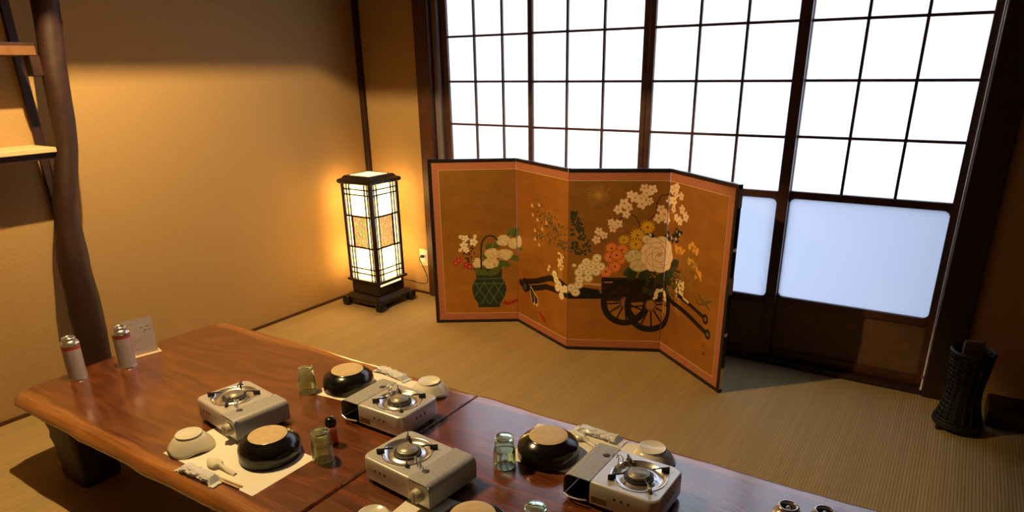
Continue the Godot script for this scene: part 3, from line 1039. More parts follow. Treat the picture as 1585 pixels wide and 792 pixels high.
func build_screen() -> void:
	var vx := [Vector2(0.887, 0.424), Vector2(1.316, 0.145), Vector2(1.79, 0.381), Vector2(2.249, 0.151), Vector2(2.683, 0.483)]
	var root := thing("folding_screen", "four-panel folding screen painted with a flower cart on gold", "screen", Vector3(1.79, 0.0, 0.3))
	var run := 0.0
	var H := 1.003
	var total := 2.101
	for k in 4:
		var a: Vector2 = vx[k]
		var b: Vector2 = vx[k + 1]
		var w := a.distance_to(b)
		var dir := Vector3(b.x - a.x, 0, b.y - a.y).normalized()
		var panel := MeshInstance3D.new()
		panel.name = "panel"
		root.add_child(panel, true)
		panel.transform = Transform3D(Basis(dir, Vector3.UP, dir.cross(Vector3.UP)), Vector3(a.x, 0.0, a.y) - root.position)
		panel.set_meta("label", ["screen panel with a flower basket", "screen panel with the cart shafts", "screen panel with cart wheels and peony", "screen panel with signature and seal"][k])
		var l := 0.02 if k == 0 else 0.002
		var r := w - (0.02 if k == 3 else 0.002)
		panel.mesh = bx(0.0, w, 0.004, H - 0.004, -0.016, -0.001).mesh()
		panel.material_override = M.screen_back
		put("top_frame", bx(0.0, w, H - 0.018, H, -0.018, 0.003), M.screen_frame, panel)
		put("bottom_frame", bx(0.0, w, 0.0, 0.018, -0.018, 0.003), M.screen_frame, panel)
		put("side_frame", bx(0.0, l, 0.018, H - 0.018, -0.018, 0.003 if k == 0 else -0.0004), M.screen_frame if k == 0 else M.fold_paper, panel)
		put("side_frame", bx(r, w, 0.018, H - 0.018, -0.018, 0.003 if k == 3 else -0.0004), M.screen_frame if k == 3 else M.fold_paper, panel)
		var pl := 0.06 if k == 0 else l
		var pr := w - 0.06 if k == 3 else r
		put("cloth_border", bx(l, r, 0.942, H - 0.018, -0.003, 0.0), M.brocade, panel)
		put("cloth_border", bx(l, r, 0.018, 0.06, -0.003, 0.0), M.brocade, panel)
		if k == 0:
			put("cloth_border", bx(l, pl, 0.06, 0.942, -0.003, 0.0), M.brocade, panel)
			put("gold_braid", bx(pl - 0.0015, pl + 0.0015, 0.06, 0.942, -0.001, 0.0009), M.gold_line, panel)
		if k == 3:
			put("cloth_border", bx(pr, r, 0.06, 0.942, -0.003, 0.0), M.brocade, panel)
			put("gold_braid", bx(pr - 0.0015, pr + 0.0015, 0.06, 0.942, -0.001, 0.0009), M.gold_line, panel)
		for y in [0.06, 0.942]:
			put("gold_braid", bx(pl, pr, y - 0.0015, y + 0.0015, -0.001, 0.0008), M.gold_line, panel)
		var u0 := (run + pl) / (2040.0 / PX)
		var u1 := (run + pr) / (2040.0 / PX)
		var hh := 976.0 / PX
		var mb := MB.new().quad(Vector3(pl, 0.06, -0.0005), Vector3(pr, 0.06, -0.0005), Vector3(pr, 0.942, -0.0005), Vector3(pl, 0.942, -0.0005), Vector2(u0, 1.0 - 0.06 / hh), Vector2(u1, 1.0 - 0.06 / hh), Vector2(u1, 1.0 - 0.942 / hh), Vector2(u0, 1.0 - 0.942 / hh))
		put("painting", mb, M.screen_painting, panel)
		if k in [0, 1]:
			put("hinge", bx(w - 0.004, w + 0.002, H - 0.022, H + 0.002, -0.006, 0.004), M.fitting_metal, panel)
		if k == 3:
			for y in [[0.90, 0.985], [0.50, 0.58], [0.02, 0.13]]:
				put("metal_fitting", bx(w - 0.002, w + 0.0015, y[0], y[1], -0.019, 0.0), M.fitting_metal, panel)
			for y in [0.71, 0.30]:
				put("stud", MB.new().lathe([Vector2(0.009, 0.0), Vector2(0.007, 0.004), Vector2(0.0, 0.006)], 10, Transform3D(Basis(Vector3.BACK, -PI * 0.5), Vector3(w, y, -0.008))), M.fitting_metal, panel)
		run += w


func build_lantern() -> void:
	var t := thing("paper_lantern", "glowing square paper lantern with black lattice frame in the corner", "lamp", Vector3(0.288, 0.0, 0.300))
	var b: Material = M.black_lacquer
	var hw := 0.118
	# footed base
	var r := []
	for e in [[0.030, 0.150], [0.040, 0.158], [0.062, 0.158], [0.068, 0.150], [0.080, 0.142], [0.088, 0.132]]:
		r.append(rrect(e[1], e[1], 0.006, e[0], 2))
	put("base", MB.new().loft(r, true, true, 0.8), b, t)
	for sx in [-1, 1]:
		for sz in [-1, 1]:
			var rings := []
			for e in [[0.0, 0.020], [0.006, 0.027], [0.03, 0.030], [0.052, 0.028], [0.066, 0.020]]:
				rings.append(rrect(e[1], e[1], e[1] * 0.6, e[0], 4, Vector2(sx * 0.150, sz * 0.150)))
			put("foot", MB.new().loft(rings), b, t)
	put("plinth", bx(-0.122, 0.122, 0.088, 0.172, -0.122, 0.122, 0.004), b, t)
	put("light_slot", bx(0.1215, 0.1228, 0.150, 0.163, -0.095, 0.105), M.lantern_top_paper, t)
	put("ledge", bx(-0.142, 0.142, 0.172, 0.190, -0.142, 0.142, 0.004), b, t)
	for sx in [-1, 1]:
		for sz in [-1, 1]:
			put("corner_post", bx(sx * hw - 0.011, sx * hw + 0.011, 0.19, 0.815, sz * hw - 0.011, sz * hw + 0.011, 0.002), b, t)
	r = []
	for e in [[0.815, 0.136], [0.822, 0.145], [0.838, 0.145], [0.845, 0.136], [0.848, 0.124], [0.864, 0.112]]:
		r.append(rrect(e[1], e[1], 0.004, e[0], 2))
	put("cap", MB.new().loft(r, true, true, 0.8), b, t)
	put("top_paper", bx(-0.084, 0.084, 0.863, 0.8655, -0.084, 0.084), M.lantern_top_paper, t)
	var y0 := 0.19
	var y1 := 0.815
	for k in 4:
		var side := Node3D.new()
		side.name = "side"
		t.add_child(side, true)
		side.rotation.y = PI * 0.5 * k
		var z := hw - 0.004
		put("paper", bx(-hw, hw, y0, y1, z - 0.0014, z), M.lantern_paper, side)
		for x in [-0.090, -0.066, 0.066, 0.090]:
			if x != -0.066 or true:
				put("upright_bar", bx(x - 0.0050, x + 0.0050, y0, y1, z, z + 0.008), b, side)
		for y in [0.748, 0.782, 0.61, 0.405, 0.262, 0.228]:
			var hb := 0.006 if y in [0.61, 0.405] else 0.0046
			put("cross_bar", bx(-hw, hw, y - hb, y + hb, z + 0.001, z + 0.007), b, side)
		for i in 12:
			var x := -0.0578 + i * 0.0105
			put("bamboo_strip", bx(x - 0.0043, x + 0.0043, 0.405, 0.61, z + 0.0003, z + 0.0018), M.bamboo_strip, side)
	var l := OmniLight3D.new()
	l.name = "lantern_light"
	l.position = Vector3(0, 0.45, 0)
	l.light_color = lin(1.0, 0.68, 0.28)
	l.light_energy = 0.35
	l.light_size = 0.05
	l.omni_range = 8.0
	l.omni_attenuation = 2.0
	l.shadow_enabled = true
	t.add_child(l)
	t = thing("wall_outlet", "beige wall outlet with a black plug beside the lantern", "outlet", Vector3(0.452, 0.265, 0.0))
	put("cover_plate", bx(-0.036, 0.036, -0.06, 0.06, 0.0, 0.008, 0.003), M.outlet_white, t)
	put("socket", bx(-0.018, 0.018, -0.03, 0.03, 0.008, 0.010), M.pale_strip, t)
	t = thing("power_cord", "thin dark lantern cord drooping to the wall outlet", "cord", Vector3(0.40, 0.10, 0.1))
	var pts := [Vector3(0.383, 0.14, 0.165), Vector3(0.41, 0.115, 0.10), Vector3(0.44, 0.092, 0.06), Vector3(0.475, 0.088, 0.042), Vector3(0.502, 0.104, 0.04), Vector3(0.503, 0.14, 0.04), Vector3(0.475, 0.19, 0.035), Vector3(0.447, 0.24, 0.035), Vector3(0.440, 0.264, 0.036), Vector3(0.446, 0.275, 0.034), Vector3(0.452, 0.275, 0.024)]
	var cur := Curve3D.new()
	for i in pts.size():
		var d: Vector3 = (pts[mini(i + 1, pts.size() - 1)] - pts[maxi(i - 1, 0)]) * 0.18
		cur.add_point(pts[i] - t.position, -d, d)
	cur.bake_interval = 0.01
	put("cable", MB.new().tube(Array(cur.get_baked_points()), 0.0026, 6), M.cord_black, t)
	put("plug", bx(-0.012, 0.012, -0.009, 0.009, 0.0, 0.020, 0.003), M.cord_black, t).position = Vector3(0.452, 0.275, 0.0115) - t.position


func build_basket() -> void:
	var t := thing("woven_basket", "dark woven basket on small feet beside the right pillar", "basket", Vector3(3.655, 0.0, 0.285))
	var m: Material = M.basket_cane
	var prof := func(h: float) -> float:
		return 0.092 - 0.03 * sin(clampf((h - 0.03) / 0.16, 0.0, 1.0) * PI * 0.5) + 0.016 * clampf((h - 0.2) / 0.16, 0.0, 1.0)
	put("foot_ring", MB.new().lathe([Vector2(0.055, 0.022), Vector2(0.09, 0.022), Vector2(0.097, 0.035), Vector2(0.092, 0.05), Vector2(0.0, 0.05)], 24), m, t)
	for k in 3:
		var a := TAU * k / 3.0 + 0.4
		put("foot", MB.new().lathe([Vector2(0.0, 0.0), Vector2(0.011, 0.0), Vector2(0.014, 0.012), Vector2(0.010, 0.026), Vector2(0.0, 0.026)], 10, Transform3D(Basis.IDENTITY, Vector3(cos(a) * 0.078, 0, sin(a) * 0.078))), m, t)
	var mb := MB.new()
	for i in 15:
		var h := 0.055 + i * 0.0205
		var ring := []
		for j in 33:
			var a := TAU * j / 32.0
			var rr: float = prof.call(h) + 0.0035 * (1 if (j + i) % 2 else -1)
			ring.append(Vector3(cos(a) * rr, h, sin(a) * rr))
		mb.tube(ring, 0.0034, 5)
	var w := put("weave", mb, m, t)
	w.set_meta("kind", "stuff")
	for j in 16:
		var a := TAU * (j + 0.5) / 16.0
		var path := []
		for i in 9:
			var h := 0.045 + i * 0.038
			path.append(Vector3(cos(a) * prof.call(h), h, sin(a) * prof.call(h)))
		put("stake", MB.new().tube(path, 0.0036, 5), m, t)
	put("rim", MB.new().lathe([Vector2(0.072, 0.352), Vector2(0.082, 0.352), Vector2(0.084, 0.360), Vector2(0.078, 0.366), Vector2(0.072, 0.360), Vector2(0.072, 0.352)], 24), m, t)
	put("inner_lining", MB.new().lathe([Vector2(0.0, 0.052), Vector2(0.078, 0.054), Vector2(0.056, 0.19), Vector2(0.070, 0.34), Vector2(0.068, 0.34), Vector2(0.053, 0.19), Vector2(0.07, 0.058), Vector2(0.0, 0.056)], 20), m, t)
	var q := thing("paper_packet", "brown paper packet sticking out of the dark woven basket", "packet", Vector3(3.652, 0.06, 0.285), 0.3)
	var rings := []
	for e in [[0.0, 0.034, 0.012], [0.2, 0.036, 0.014], [0.33, 0.038, 0.012], [0.345, 0.036, 0.008]]:
		rings.append(rrect(e[1], e[2], 0.004, e[0], 2))
	put("packet_body", MB.new().loft(rings), M.basket_paper, q)


# ---------------------------------------------------------------- things on the tables
func make_stove(label: String) -> Node3D:
	# burner at -x, cartridge bay at +x, knob on the +z face
	var t := thing("gas_stove", label, "gas stove", Vector3.ZERO, 0.0, "portable gas stoves on the tables")
	var y0 := 0.012
	var y1 := 0.083
	var sx := 0.058
	var hx0 := -0.1425
	var rings := []
	for e in [[y0, 0.002], [y0 + 0.004, 0.0], [y1 - 0.006, 0.0], [y1 - 0.002, 0.0018], [y1, 0.006]]:
		var ring := PackedVector3Array()
		var ins: float = e[1]
		for c in [[hx0 + ins, -0.1 + ins, PI, 0.028], [sx, -0.1 + ins, PI * 1.5, 0.0012], [sx, 0.1 - ins, 0.0, 0.0012], [hx0 + ins, 0.1 - ins, PI * 0.5, 0.028]]:
			var rr: float = c[3]
			var cx: float = c[0] + rr if c[2] == PI or c[2] == PI * 0.5 else c[0] - rr
			var cz: float = c[1] + rr if c[1] < 0.0 else c[1] - rr
			for i in 7:
				var a: float = c[2] + PI * 0.5 * i / 6.0
				ring.append(Vector3(cx + rr * cos(a), e[0], cz + rr * sin(a)))
		rings.append(ring)
	put("body", MB.new().loft(rings, true, false, 0.75), M.stove_silver, t)
	# top plate with a round opening for the pan
	var hub := Vector2(-0.045, 0.0)
	var rim: PackedVector3Array = rings[rings.size() - 1]
	var outer := PackedVector3Array()
	var inner := PackedVector3Array()
	for i in 96:
		var a := TAU * i / 96.0
		var d := Vector2(cos(a), sin(a))
		var hit := hub + d * 0.08
		for j in rim.size():
			var p := rim[j]
			var q := rim[(j + 1) % rim.size()]
			var x = Geometry2D.segment_intersects_segment(hub, hub + d * 0.4, Vector2(p.x, p.z), Vector2(q.x, q.z))
			if x != null:
				hit = x
		outer.append(Vector3(hit.x, y1, hit.y))
		inner.append(Vector3(hub.x + 0.078 * d.x, y1, hub.y + 0.078 * d.y))
	put("top_plate", MB.new().loft([outer, inner], false, false, 0.9), M.stove_silver, t)
	put("front_panel", bx(sx, 0.139, y0, y1 - 0.004, 0.094, 0.0995, 0.001), M.stove_silver, t)
	# folded cartridge cover: a bent sheet open at the far end
	var prof := [Vector2(sx + 0.0005, y1 + 0.0015)]
	for i in 8:
		var a := PI * 0.5 * (1.0 - i / 7.0)
		prof.append(Vector2(0.1425 - 0.022 + 0.022 * cos(a), y1 + 0.0015 - 0.022 + 0.022 * sin(a)))
	prof.append(Vector2(0.1425, y0 + 0.002))
	var ring2 := []
	for z in [-0.1, 0.1005]:
		var r := PackedVector3Array()
		for p in prof:
			r.append(Vector3(p.x, p.y, z))
		for i in prof.size():
			var p: Vector2 = prof[prof.size() - 1 - i]
			var c := Vector2(sx, y0)
			r.append(Vector3(p.x - 0.0022 * (0.0 if i == prof.size() - 1 else 1.0), p.y - 0.0022 * (0.0 if i == 0 else 1.0), z))
		ring2.append(r)
	var cover := MB.new().loft(ring2, false, false, 0.75)
	for e in [[0, -1.0], [1, 1.0]]:
		var r: PackedVector3Array = ring2[e[0]]
		var m := r.size()
		for i in prof.size() - 1:
			if e[1] > 0:
				cover.quad(r[i], r[m - 1 - i], r[m - 2 - i], r[i + 1])
			else:
				cover.quad(r[i + 1], r[m - 2 - i], r[m - 1 - i], r[i])
	put("cartridge_cover", cover, M.stove_cover, t)
	put("bay_lining", bx(sx + 0.0006, 0.139, y0, y0 + 0.002, -0.098, 0.094), M.burner_black, t)
	put("bay_lining", bx(sx + 0.0004, sx + 0.0016, y0 + 0.002, y1 - 0.002, -0.098, 0.093), M.burner_black, t)
	put("bay_lining", bx(sx + 0.0016, 0.138, y0 + 0.002, y1 - 0.004, 0.088, 0.0938), M.burner_black, t)
	put("lever", MB.new().tube([Vector3(0.065, 0.020, -0.104), Vector3(0.085, 0.018, -0.108), Vector3(0.115, 0.016, -0.108), Vector3(0.137, 0.022, -0.103)], 0.0028, 6), M.chrome, t)
	put("hole_plug", MB.new().lathe([Vector2(0.0, y1 + 0.0019), Vector2(0.0112, y1 + 0.0019), Vector2(0.0120, y1 + 0.0012)], 16, Transform3D(Basis.IDENTITY, Vector3(0.078, 0.0, 0.046))), M.burner_black, t)
	var c := Vector3(-0.045, 0.0, 0.0)
	var at := Transform3D(Basis.IDENTITY, c)
	put("drip_pan", MB.new().lathe([Vector2(0.0805, y1 + 0.0002), Vector2(0.0795, y1 + 0.0022), Vector2(0.0770, y1 + 0.0024), Vector2(0.0745, y1 + 0.0008), Vector2(0.0690, y1 - 0.006), Vector2(0.0600, y1 - 0.0095), Vector2(0.0500, y1 - 0.0095), Vector2(0.0460, y1 - 0.006), Vector2(0.0420, y1 - 0.0055)], 48, at), M.chrome, t)
	var bn := put("burner", MB.new().lathe([Vector2(0.0430, y1 - 0.0070), Vector2(0.0415, y1 + 0.0005), Vector2(0.0340, y1 + 0.002), Vector2(0.0, y1 + 0.002)], 32, at), M.burner_black, t)
	put("burner_cap", MB.new().lathe([Vector2(0.0310, y1 + 0.0015), Vector2(0.0325, y1 + 0.006), Vector2(0.0310, y1 + 0.0095), Vector2(0.0270, y1 + 0.0110), Vector2(0.0245, y1 + 0.0105), Vector2(0.0235, y1 + 0.0118), Vector2(0.0, y1 + 0.0122)], 32, at), M.burner_cap, bn)
	for k in 4:
		var a := PI * 0.25 + PI * 0.5 * k
		var d := Vector3(cos(a), 0, sin(a))
		var xf := Transform3D(Basis(Vector3.UP, -a), c)
		var mb := MB.new()
		mb.box(Vector3(0.080, y1 + 0.0085, 0.0), Vector3(0.024, 0.017, 0.0036), 0.0008, xf)
		mb.box(Vector3(0.0565, y1 + 0.0155, 0.0), Vector3(0.030, 0.0050, 0.0032), 0.0008, xf)
		mb.box(Vector3(0.083, y1 + 0.0015, 0.0), Vector3(0.014, 0.003, 0.012), 0.0008, xf)
		put("pot_support", mb, M.support_enamel, t)
	for s in [0.0, 0.014]:
		var w := MB.new().tube([Vector3(0.018 + s, y1, 0.030), Vector3(0.018 + s, y1 + 0.020, 0.030), Vector3(0.026 + s, y1 + 0.024, 0.034), Vector3(0.040 + s, y1 + 0.018, 0.042), Vector3(0.046 + s, y1 + 0.004, 0.046)], 0.0016, 5)
		put("wire_guard", w, M.steel, t)
	put("igniter", bx(0.010, 0.022, y1, y1 + 0.012, 0.016, 0.026, 0.002), M.chrome, t)
	var knob := put("knob", MB.new().lathe([Vector2(0.0, 0.020), Vector2(0.016, 0.020), Vector2(0.0195, 0.0175), Vector2(0.021, 0.0)], 28, Transform3D(Basis(Vector3.RIGHT, PI * 0.5), Vector3(0.099, 0.044, 0.0995))), M.knob_beige, t)
	put("grip", MB.new().box(Vector3(0.099, 0.044, 0.1225), Vector3(0.008, 0.034, 0.008), 0.0025, Transform3D.IDENTITY), M.knob_beige, knob)
	for q in [[0, 0], [1, 0], [2, 0]]:
		var i: int = q[0]
		var hole := [Vector2(0.0, 0.0007), Vector2(0.0042, 0.0007), Vector2(0.0044, 0.0)]
		put("vent_hole", MB.new().lathe(hole, 10, Transform3D(Basis(Vector3.RIGHT, PI * 0.5), Vector3(-0.082 + i * 0.021, 0.052, 0.0999))), M.burner_black, t)
		put("vent_hole", MB.new().lathe(hole, 10, Transform3D(Basis(Vector3.RIGHT, -PI * 0.5), Vector3(-0.06 + i * 0.021, 0.052, -0.0999))), M.burner_black, t)
		put("vent_hole", MB.new().lathe(hole, 10, Transform3D(Basis(Vector3.BACK, PI * 0.5), Vector3(-0.1424, 0.052, -0.025 + i * 0.021))), M.burner_black, t)
	put("sticker", bx(0.005, 0.052, 0.020, 0.040, -0.1006, -0.0999), M.sticker_brown, t)
	for fx in [-0.115, 0.115]:
		for fz in [-0.075, 0.075]:
			put("foot", MB.new().lathe([Vector2(0.0, 0.0), Vector2(0.009, 0.0), Vector2(0.010, 0.012), Vector2(0.0, 0.0125)], 12, Transform3D(Basis.IDENTITY, Vector3(fx, 0.0, fz))), M.burner_black, t)
	return t


func make_black_bowl(label: String) -> Node3D:
	var t := thing("black_bowl", label, "bowl", Vector3.ZERO, 0.0, "black bowls turned upside down")
	put("bowl_body", MB.new().lathe([Vector2(0.090, 0.0), Vector2(0.0972, 0.0008), Vector2(0.0985, 0.005), Vector2(0.0968, 0.010), Vector2(0.0982, 0.015), Vector2(0.0985, 0.032), Vector2(0.0972, 0.041), Vector2(0.0925, 0.050), Vector2(0.0835, 0.059), Vector2(0.0725, 0.0665), Vector2(0.0645, 0.0710), Vector2(0.062, 0.0740), Vector2(0.059, 0.0736)], 56, Transform3D.IDENTITY, 0.5), M.bowl_black, t)
	put("foot_disc", MB.new().lathe([Vector2(0.0625, 0.0732), Vector2(0.0610, 0.0743), Vector2(0.040, 0.0748), Vector2(0.0, 0.0748)], 40), M.bowl_foot, t)
	put("inside", MB.new().lathe([Vector2(0.090, 0.0), Vector2(0.090, 0.03), Vector2(0.072, 0.055), Vector2(0.0, 0.062)], 40), M.bowl_black, t)
	return t


func make_white_bowl(label: String) -> Node3D:
	var t := thing("white_bowl", label, "bowl", Vector3.ZERO, 0.0, "small white bowls turned upside down")
	var rings := []
	for e in [[0.070, 0.008, 1.0], [0.075, 0.004, 1.0], [0.0755, 0.0055, 1.0], [0.070, 0.014, 0.9], [0.062, 0.026, 0.6], [0.053, 0.038, 0.3], [0.045, 0.046, 0.1], [0.042, 0.048, 0.0], [0.0415, 0.054, 0.0], [0.039, 0.055, 0.0], [0.037, 0.0535, 0.0], [0.0, 0.0525, 0.0]]:
		var ring := PackedVector3Array()
		for j in 48:
			var a := TAU * j / 48.0
			var wave: float = cos(4.0 * a) * e[2]
			ring.append(Vector3(e[0] * (1.0 + 0.05 * wave) * cos(a), e[1] + maxf(-0.004, -0.005 * wave * (1.0 if e[1] < 0.02 else 0.4)), e[0] * (1.0 + 0.05 * wave) * sin(a)))
		rings.append(ring)
	put("bowl_body", MB.new().loft(rings, false, false, 0.5), M.white_china, t)
	return t


func make_glass(label: String) -> Node3D:
	var t := thing("drinking_glass", label, "glass", Vector3.ZERO, 0.0, "green tinted glasses turned upside down")
	var rings := []
	var outer := [[0.0325, 0.0, 0], [0.0345, 0.0015, 0], [0.0348, 0.006, 1], [0.0340, 0.050, 1], [0.0335, 0.056, 0], [0.0318, 0.059, 0], [0.0312, 0.064, 0], [0.0290, 0.098, 0], [0.0275, 0.1025, 0], [0.025, 0.1035, 0], [0.0, 0.1025, 0], [0.0, 0.094, 0], [0.023, 0.0935, 0], [0.0262, 0.090, 0], [0.0290, 0.060, 0], [0.0318, 0.004, 0], [0.0325, 0.0, 0]]
	for e in outer:
		var ring := PackedVector3Array()
		for j in 48:
			var a := TAU * j / 48.0
			var rr: float = e[0] * (1.0 + (0.02 * cos(12.0 * a) if e[2] else 0.0))
			ring.append(Vector3(rr * cos(a), e[1], rr * sin(a)))
		rings.append(ring)
	put("glass_body", MB.new().loft(rings, false, false, 0.6), M.green_glass, t)
	return t


func spoon(label: String, at: Vector3, turn: float) -> void:
	var t := thing("soup_spoon", label, "spoon", at, turn, "white china soup spoons")
	var rings := []
	for i in 22:
		var s := i / 21.0
		var x := -0.065 + 0.13 * s
		var w := 0.021 * sqrt(maxf(0.0, 1.0 - pow((s - 0.26) / 0.27, 2.0))) if s < 0.4 else 0.0
		w = maxf(w, 0.0075 + 0.001 * sin(s * 9.0)) if s > 0.08 else maxf(w, 0.008)
		var dep := 0.012 if s < 0.42 else lerpf(0.012, 0.006, clampf((s - 0.42) / 0.2, 0.0, 1.0))
		var lift := 0.0 if s < 0.45 else 0.022 * pow((s - 0.45) / 0.55, 1.5)
		var ring := PackedVector3Array()
		for k in 9:
			var a := PI * k / 8.0
			ring.append(Vector3(x, (0.022 - lift) * 0.35 + dep * sin(a), -w * cos(a)))
		for k in 9:
			var a := PI * (8 - k) / 8.0
			ring.append(Vector3(x, (0.022 - lift) * 0.35 + (dep - 0.0028) * sin(a), -(w - 0.0025) * cos(a)))
		rings.append(ring)
	put("spoon_body", MB.new().loft(rings, true, true, 0.4), M.white_china, t)


func towel(label: String, at: Vector3, turn: float, seed_: int) -> void:
	var t := thing("wrapped_towel", label, "wet towel", at, turn, "wet towels in clear plastic")
	var f := noise(seed_, 1.0, 3)
	var rings := []
	for i in 30:
		var s := i / 29.0
		var e := minf(s, 1.0 - s)
		var body := clampf((e - 0.06) / 0.08, 0.0, 1.0)
		body = body * body * (3.0 - 2.0 * body)
		var hw := lerpf(0.021, 0.019, body)
		var hh := lerpf(0.0014, 0.011, body)
		var ring := PackedVector3Array()
		for j in 24:
			var a := TAU * j / 24.0
			var q := 1.0 + 0.5 * f.get_noise_3d(s * 7.0, cos(a) * 1.5, sin(a) * 1.5) + 0.12 * f.get_noise_3d(s * 30.0, cos(a) * 4.0, sin(a) * 4.0)
			var edge := (0.004 if j % 2 == 0 else -0.002) * (1.0 if i == 0 or i == 29 else 0.0)
			ring.append(Vector3((s - 0.5) * 0.185 + edge, maxf(0.0, hh + hh * q * sin(a)) + 0.0004, hw * q * cos(a)))
		rings.append(ring)
	put("wrapper", MB.new().loft(rings, true, true, 0.75), M.towel_plastic, t)


func mat_sheet(label: String, at: Vector3, hx: float, hz: float, turn: float) -> void:
	var t := thing("paper_placemat", label, "placemat", at, turn, "paper placemats under the bowls")
	put("sheet", MB.new().loft([rrect(hx, hz, 0.002, 0.0, 1), rrect(hx, hz, 0.002, 0.0007, 1)], true, true, 0.8), M.placemat_paper, t)


func build_settings() -> void:
	var Y := TABLE_Y + 0.0002
	mat_sheet("cream paper placemat on the left table's near side, holding spoon and bowls", Vector3(1.667, Y, 2.384), 0.228, 0.122, 0.0)
	mat_sheet("cream paper placemat on the left table's far side, behind a stove", Vector3(1.742, Y, 1.795), 0.228, 0.128, deg_to_rad(7))
	mat_sheet("cream paper placemat on the right table's far side, beside the open stove", Vector3(2.63, Y, 1.79), 0.225, 0.124, deg_to_rad(8))
	mat_sheet("cream paper placemat at the photo's bottom edge, partly in the stove's shadow", Vector3(2.52, Y, 2.325), 0.222, 0.122, deg_to_rad(3))
	var ym := Y + 0.0009
	var s := make_stove("silver gas stove on the left table behind the white bowl, knob facing front")
	s.position = Vector3(1.478, Y, 2.222)
	s.rotation.y = deg_to_rad(-8)
	copy(s, "gas_stove", "silver gas stove on the left table's far side, black open end at left", Vector3(1.925, Y + 0.001, 1.938), PI + deg_to_rad(0))
	copy(s, "gas_stove", "silver gas stove next to the table seam, knob facing front", Vector3(2.262, Y + 0.001, 2.182), deg_to_rad(-5))
	copy(s, "gas_stove", "silver gas stove farthest right, black open end beside the black bowl", Vector3(2.818, Y + 0.001, 1.934), PI + deg_to_rad(-1))
	var b := make_black_bowl("upturned black bowl on the near placemat of the left table")
	b.position = Vector3(1.752, ym, 2.325)
	copy(b, "black_bowl", "upturned black bowl on the left table's far side, beside a glass", Vector3(1.604, ym, 1.832))
	copy(b, "black_bowl", "upturned black bowl on the right table between glass and stove", Vector3(2.524, ym, 1.858))
	copy(b, "black_bowl", "upturned black bowl cut off by the photo's bottom edge", Vector3(2.56, ym, 2.315))
	var w := make_white_bowl("upturned white bowl with wavy rim at the left table's near edge")
	w.position = Vector3(1.487, ym, 2.435)
	w.rotation.y = 0.5
	copy(w, "white_bowl", "upturned white bowl behind the far stove of the left table", Vector3(1.915, ym, 1.712), 0.3)
	copy(w, "white_bowl", "upturned white bowl behind the stove farthest right", Vector3(2.82, ym, 1.724), 0.9)
	copy(w, "white_bowl", "upturned white bowl at the photo's bottom edge, below the seam stove", Vector3(2.312, Y + 0.001, 2.432), 0.2)
	var g := make_glass("upturned green glass on the left table's far side, beside a black bowl")
	g.position = Vector3(1.497, Y, 1.945)
	copy(g, "drinking_glass", "upturned green glass in front of the small red spice bottle", Vector3(1.918, Y, 2.252), 0.2)
	copy(g, "drinking_glass", "upturned green glass on the right table, left of the black bowl", Vector3(2.436, Y, 1.978), 0.1)
	copy(g, "drinking_glass", "upturned green glass at the photo's bottom edge", Vector3(2.70, Y, 2.228), 0.4)
	# spice bottle
	var t := thing("spice_bottle", "small spice bottle with black cap and red contents", "bottle", Vector3(1.873, Y, 2.168))
	put("bottle_base", MB.new().lathe([Vector2(0.0, 0.0), Vector2(0.0165, 0.0), Vector2(0.0175, 0.003), Vector2(0.0175, 0.008), Vector2(0.0, 0.008)], 24), M.spice_cap, t)
	put("contents", MB.new().lathe([Vector2(0.0, 0.008), Vector2(0.0174, 0.008), Vector2(0.0174, 0.048), Vector2(0.0, 0.048)], 24), M.spice_red, t)
	put("bottle_glass", MB.new().lathe([Vector2(0.0172, 0.048), Vector2(0.0172, 0.060), Vector2(0.0155, 0.066), Vector2(0.013, 0.068)], 24), M.spice_glass, t)
	put("cap", MB.new().lathe([Vector2(0.0, 0.066), Vector2(0.0165, 0.066), Vector2(0.0185, 0.070), Vector2(0.0190, 0.085), Vector2(0.0165, 0.094), Vector2(0.011, 0.098), Vector2(0.0, 0.0985)], 24), M.spice_cap, t)
	spoon("white soup spoon lying on the left table's near placemat", Vector3(1.690, ym, 2.462), deg_to_rad(0))
	spoon("pale soup spoon on the right table's far placemat behind the bowl", Vector3(2.59, ym, 1.725), deg_to_rad(-18))
	towel("plastic-wrapped wet towel at the left table's near edge", Vector3(1.665, Y + 0.001, 2.524), deg_to_rad(2), 3)
	towel("plastic-wrapped wet towel at the left table's far edge", Vector3(1.68, Y + 0.001, 1.668), deg_to_rad(-6), 5)
	towel("plastic-wrapped wet towel at the right table's far edge", Vector3(2.61, Y + 0.001, 1.668), deg_to_rad(-3), 8)
	t = thing("chopsticks", "pale wooden chopsticks beside the near wrapped towel", "chopsticks", Vector3(1.735, ym, 2.499), deg_to_rad(4))
	for k in 2:
		put("stick", MB.new().tube([Vector3(-0.1, 0.0032, k * 0.008), Vector3(0.095, 0.0032, k * 0.011)], [0.0024, 0.0034], 6), M.chopstick_wood, t)


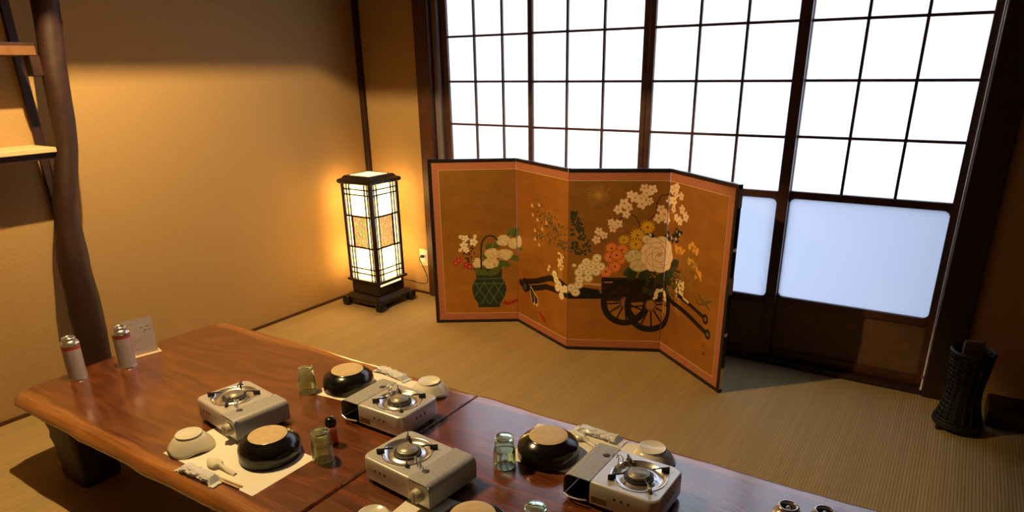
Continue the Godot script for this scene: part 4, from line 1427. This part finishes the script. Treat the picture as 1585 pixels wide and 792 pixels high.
func build_cans_and_card() -> void:
	var Y := TABLE_Y + 0.0002
	var t := thing("gas_canister", "white gas canister with red band nearest the left table's front corner", "gas canister", Vector3(0.581, Y, 2.352), 0.4, "gas canisters standing on the tables")
	put("base_rim", MB.new().lathe([Vector2(0.0, 0.003), Vector2(0.031, 0.001), Vector2(0.0345, 0.0), Vector2(0.0352, 0.003), Vector2(0.0335, 0.006)], 36), M.can_metal, t)
	put("label_wrap", MB.new().lathe([Vector2(0.0335, 0.005), Vector2(0.0335, 0.05), Vector2(0.0335, 0.1), Vector2(0.0335, 0.150)], 36), M.can_label, t)
	put("dome", MB.new().lathe([Vector2(0.0335, 0.149), Vector2(0.0352, 0.151), Vector2(0.0350, 0.155), Vector2(0.0330, 0.158), Vector2(0.0305, 0.163), Vector2(0.0270, 0.167), Vector2(0.0235, 0.169), Vector2(0.0230, 0.171)], 36), M.can_metal, t)
	var c := put("collar", MB.new().lathe([Vector2(0.0225, 0.168), Vector2(0.0250, 0.171), Vector2(0.0258, 0.175), Vector2(0.0245, 0.179), Vector2(0.0215, 0.181), Vector2(0.0180, 0.1800), Vector2(0.0165, 0.177), Vector2(0.0160, 0.170)], 32), M.can_metal, t)
	put("recess", MB.new().lathe([Vector2(0.0165, 0.1712), Vector2(0.0, 0.1706)], 24), M.can_hole, c)
	put("nozzle", MB.new().lathe([Vector2(0.0058, 0.170), Vector2(0.0055, 0.1755), Vector2(0.003, 0.178), Vector2(0.0, 0.178)], 14), M.can_metal, t)
	copy(t, "gas_canister", "white gas canister with red band in front of the printed card", Vector3(0.640, Y, 2.178), 0.1)
	copy(t, "gas_canister", "left one of the two gas canisters at the photo's bottom right", Vector3(3.268, Y, 2.002), 2.0)
	copy(t, "gas_canister", "right one of the two gas canisters at the photo's bottom right", Vector3(3.345, Y, 1.978), 2.6)
	t = thing("card_stand", "printed card in a clear stand behind a gas canister", "card stand", Vector3(0.578, Y, 2.075), deg_to_rad(90 - 16))
	put("stand_base", bx(-0.078, 0.072, 0.0, 0.003, -0.03, 0.022, 0.001), M.acrylic_edge, t)
	var lean := Transform3D(Basis(Vector3.RIGHT, deg_to_rad(-7)), Vector3(0, 0.003, 0.0))
	put("card", MB.new().quad(lean * Vector3(-0.06, 0.002, 0.0), lean * Vector3(0.06, 0.002, 0.0), lean * Vector3(0.06, 0.158, 0.0), lean * Vector3(-0.06, 0.158, 0.0)), M.card_print, t)
	put("card_back", MB.new().box(Vector3(0, 0.08, -0.0012), Vector3(0.122, 0.158, 0.0014), 0.0, lean), M.shelf_wood, t)
	put("clear_sheet", MB.new().box(Vector3(0, 0.081, 0.0022), Vector3(0.126, 0.162, 0.0016), 0.0, lean), M.clear_acrylic, t)
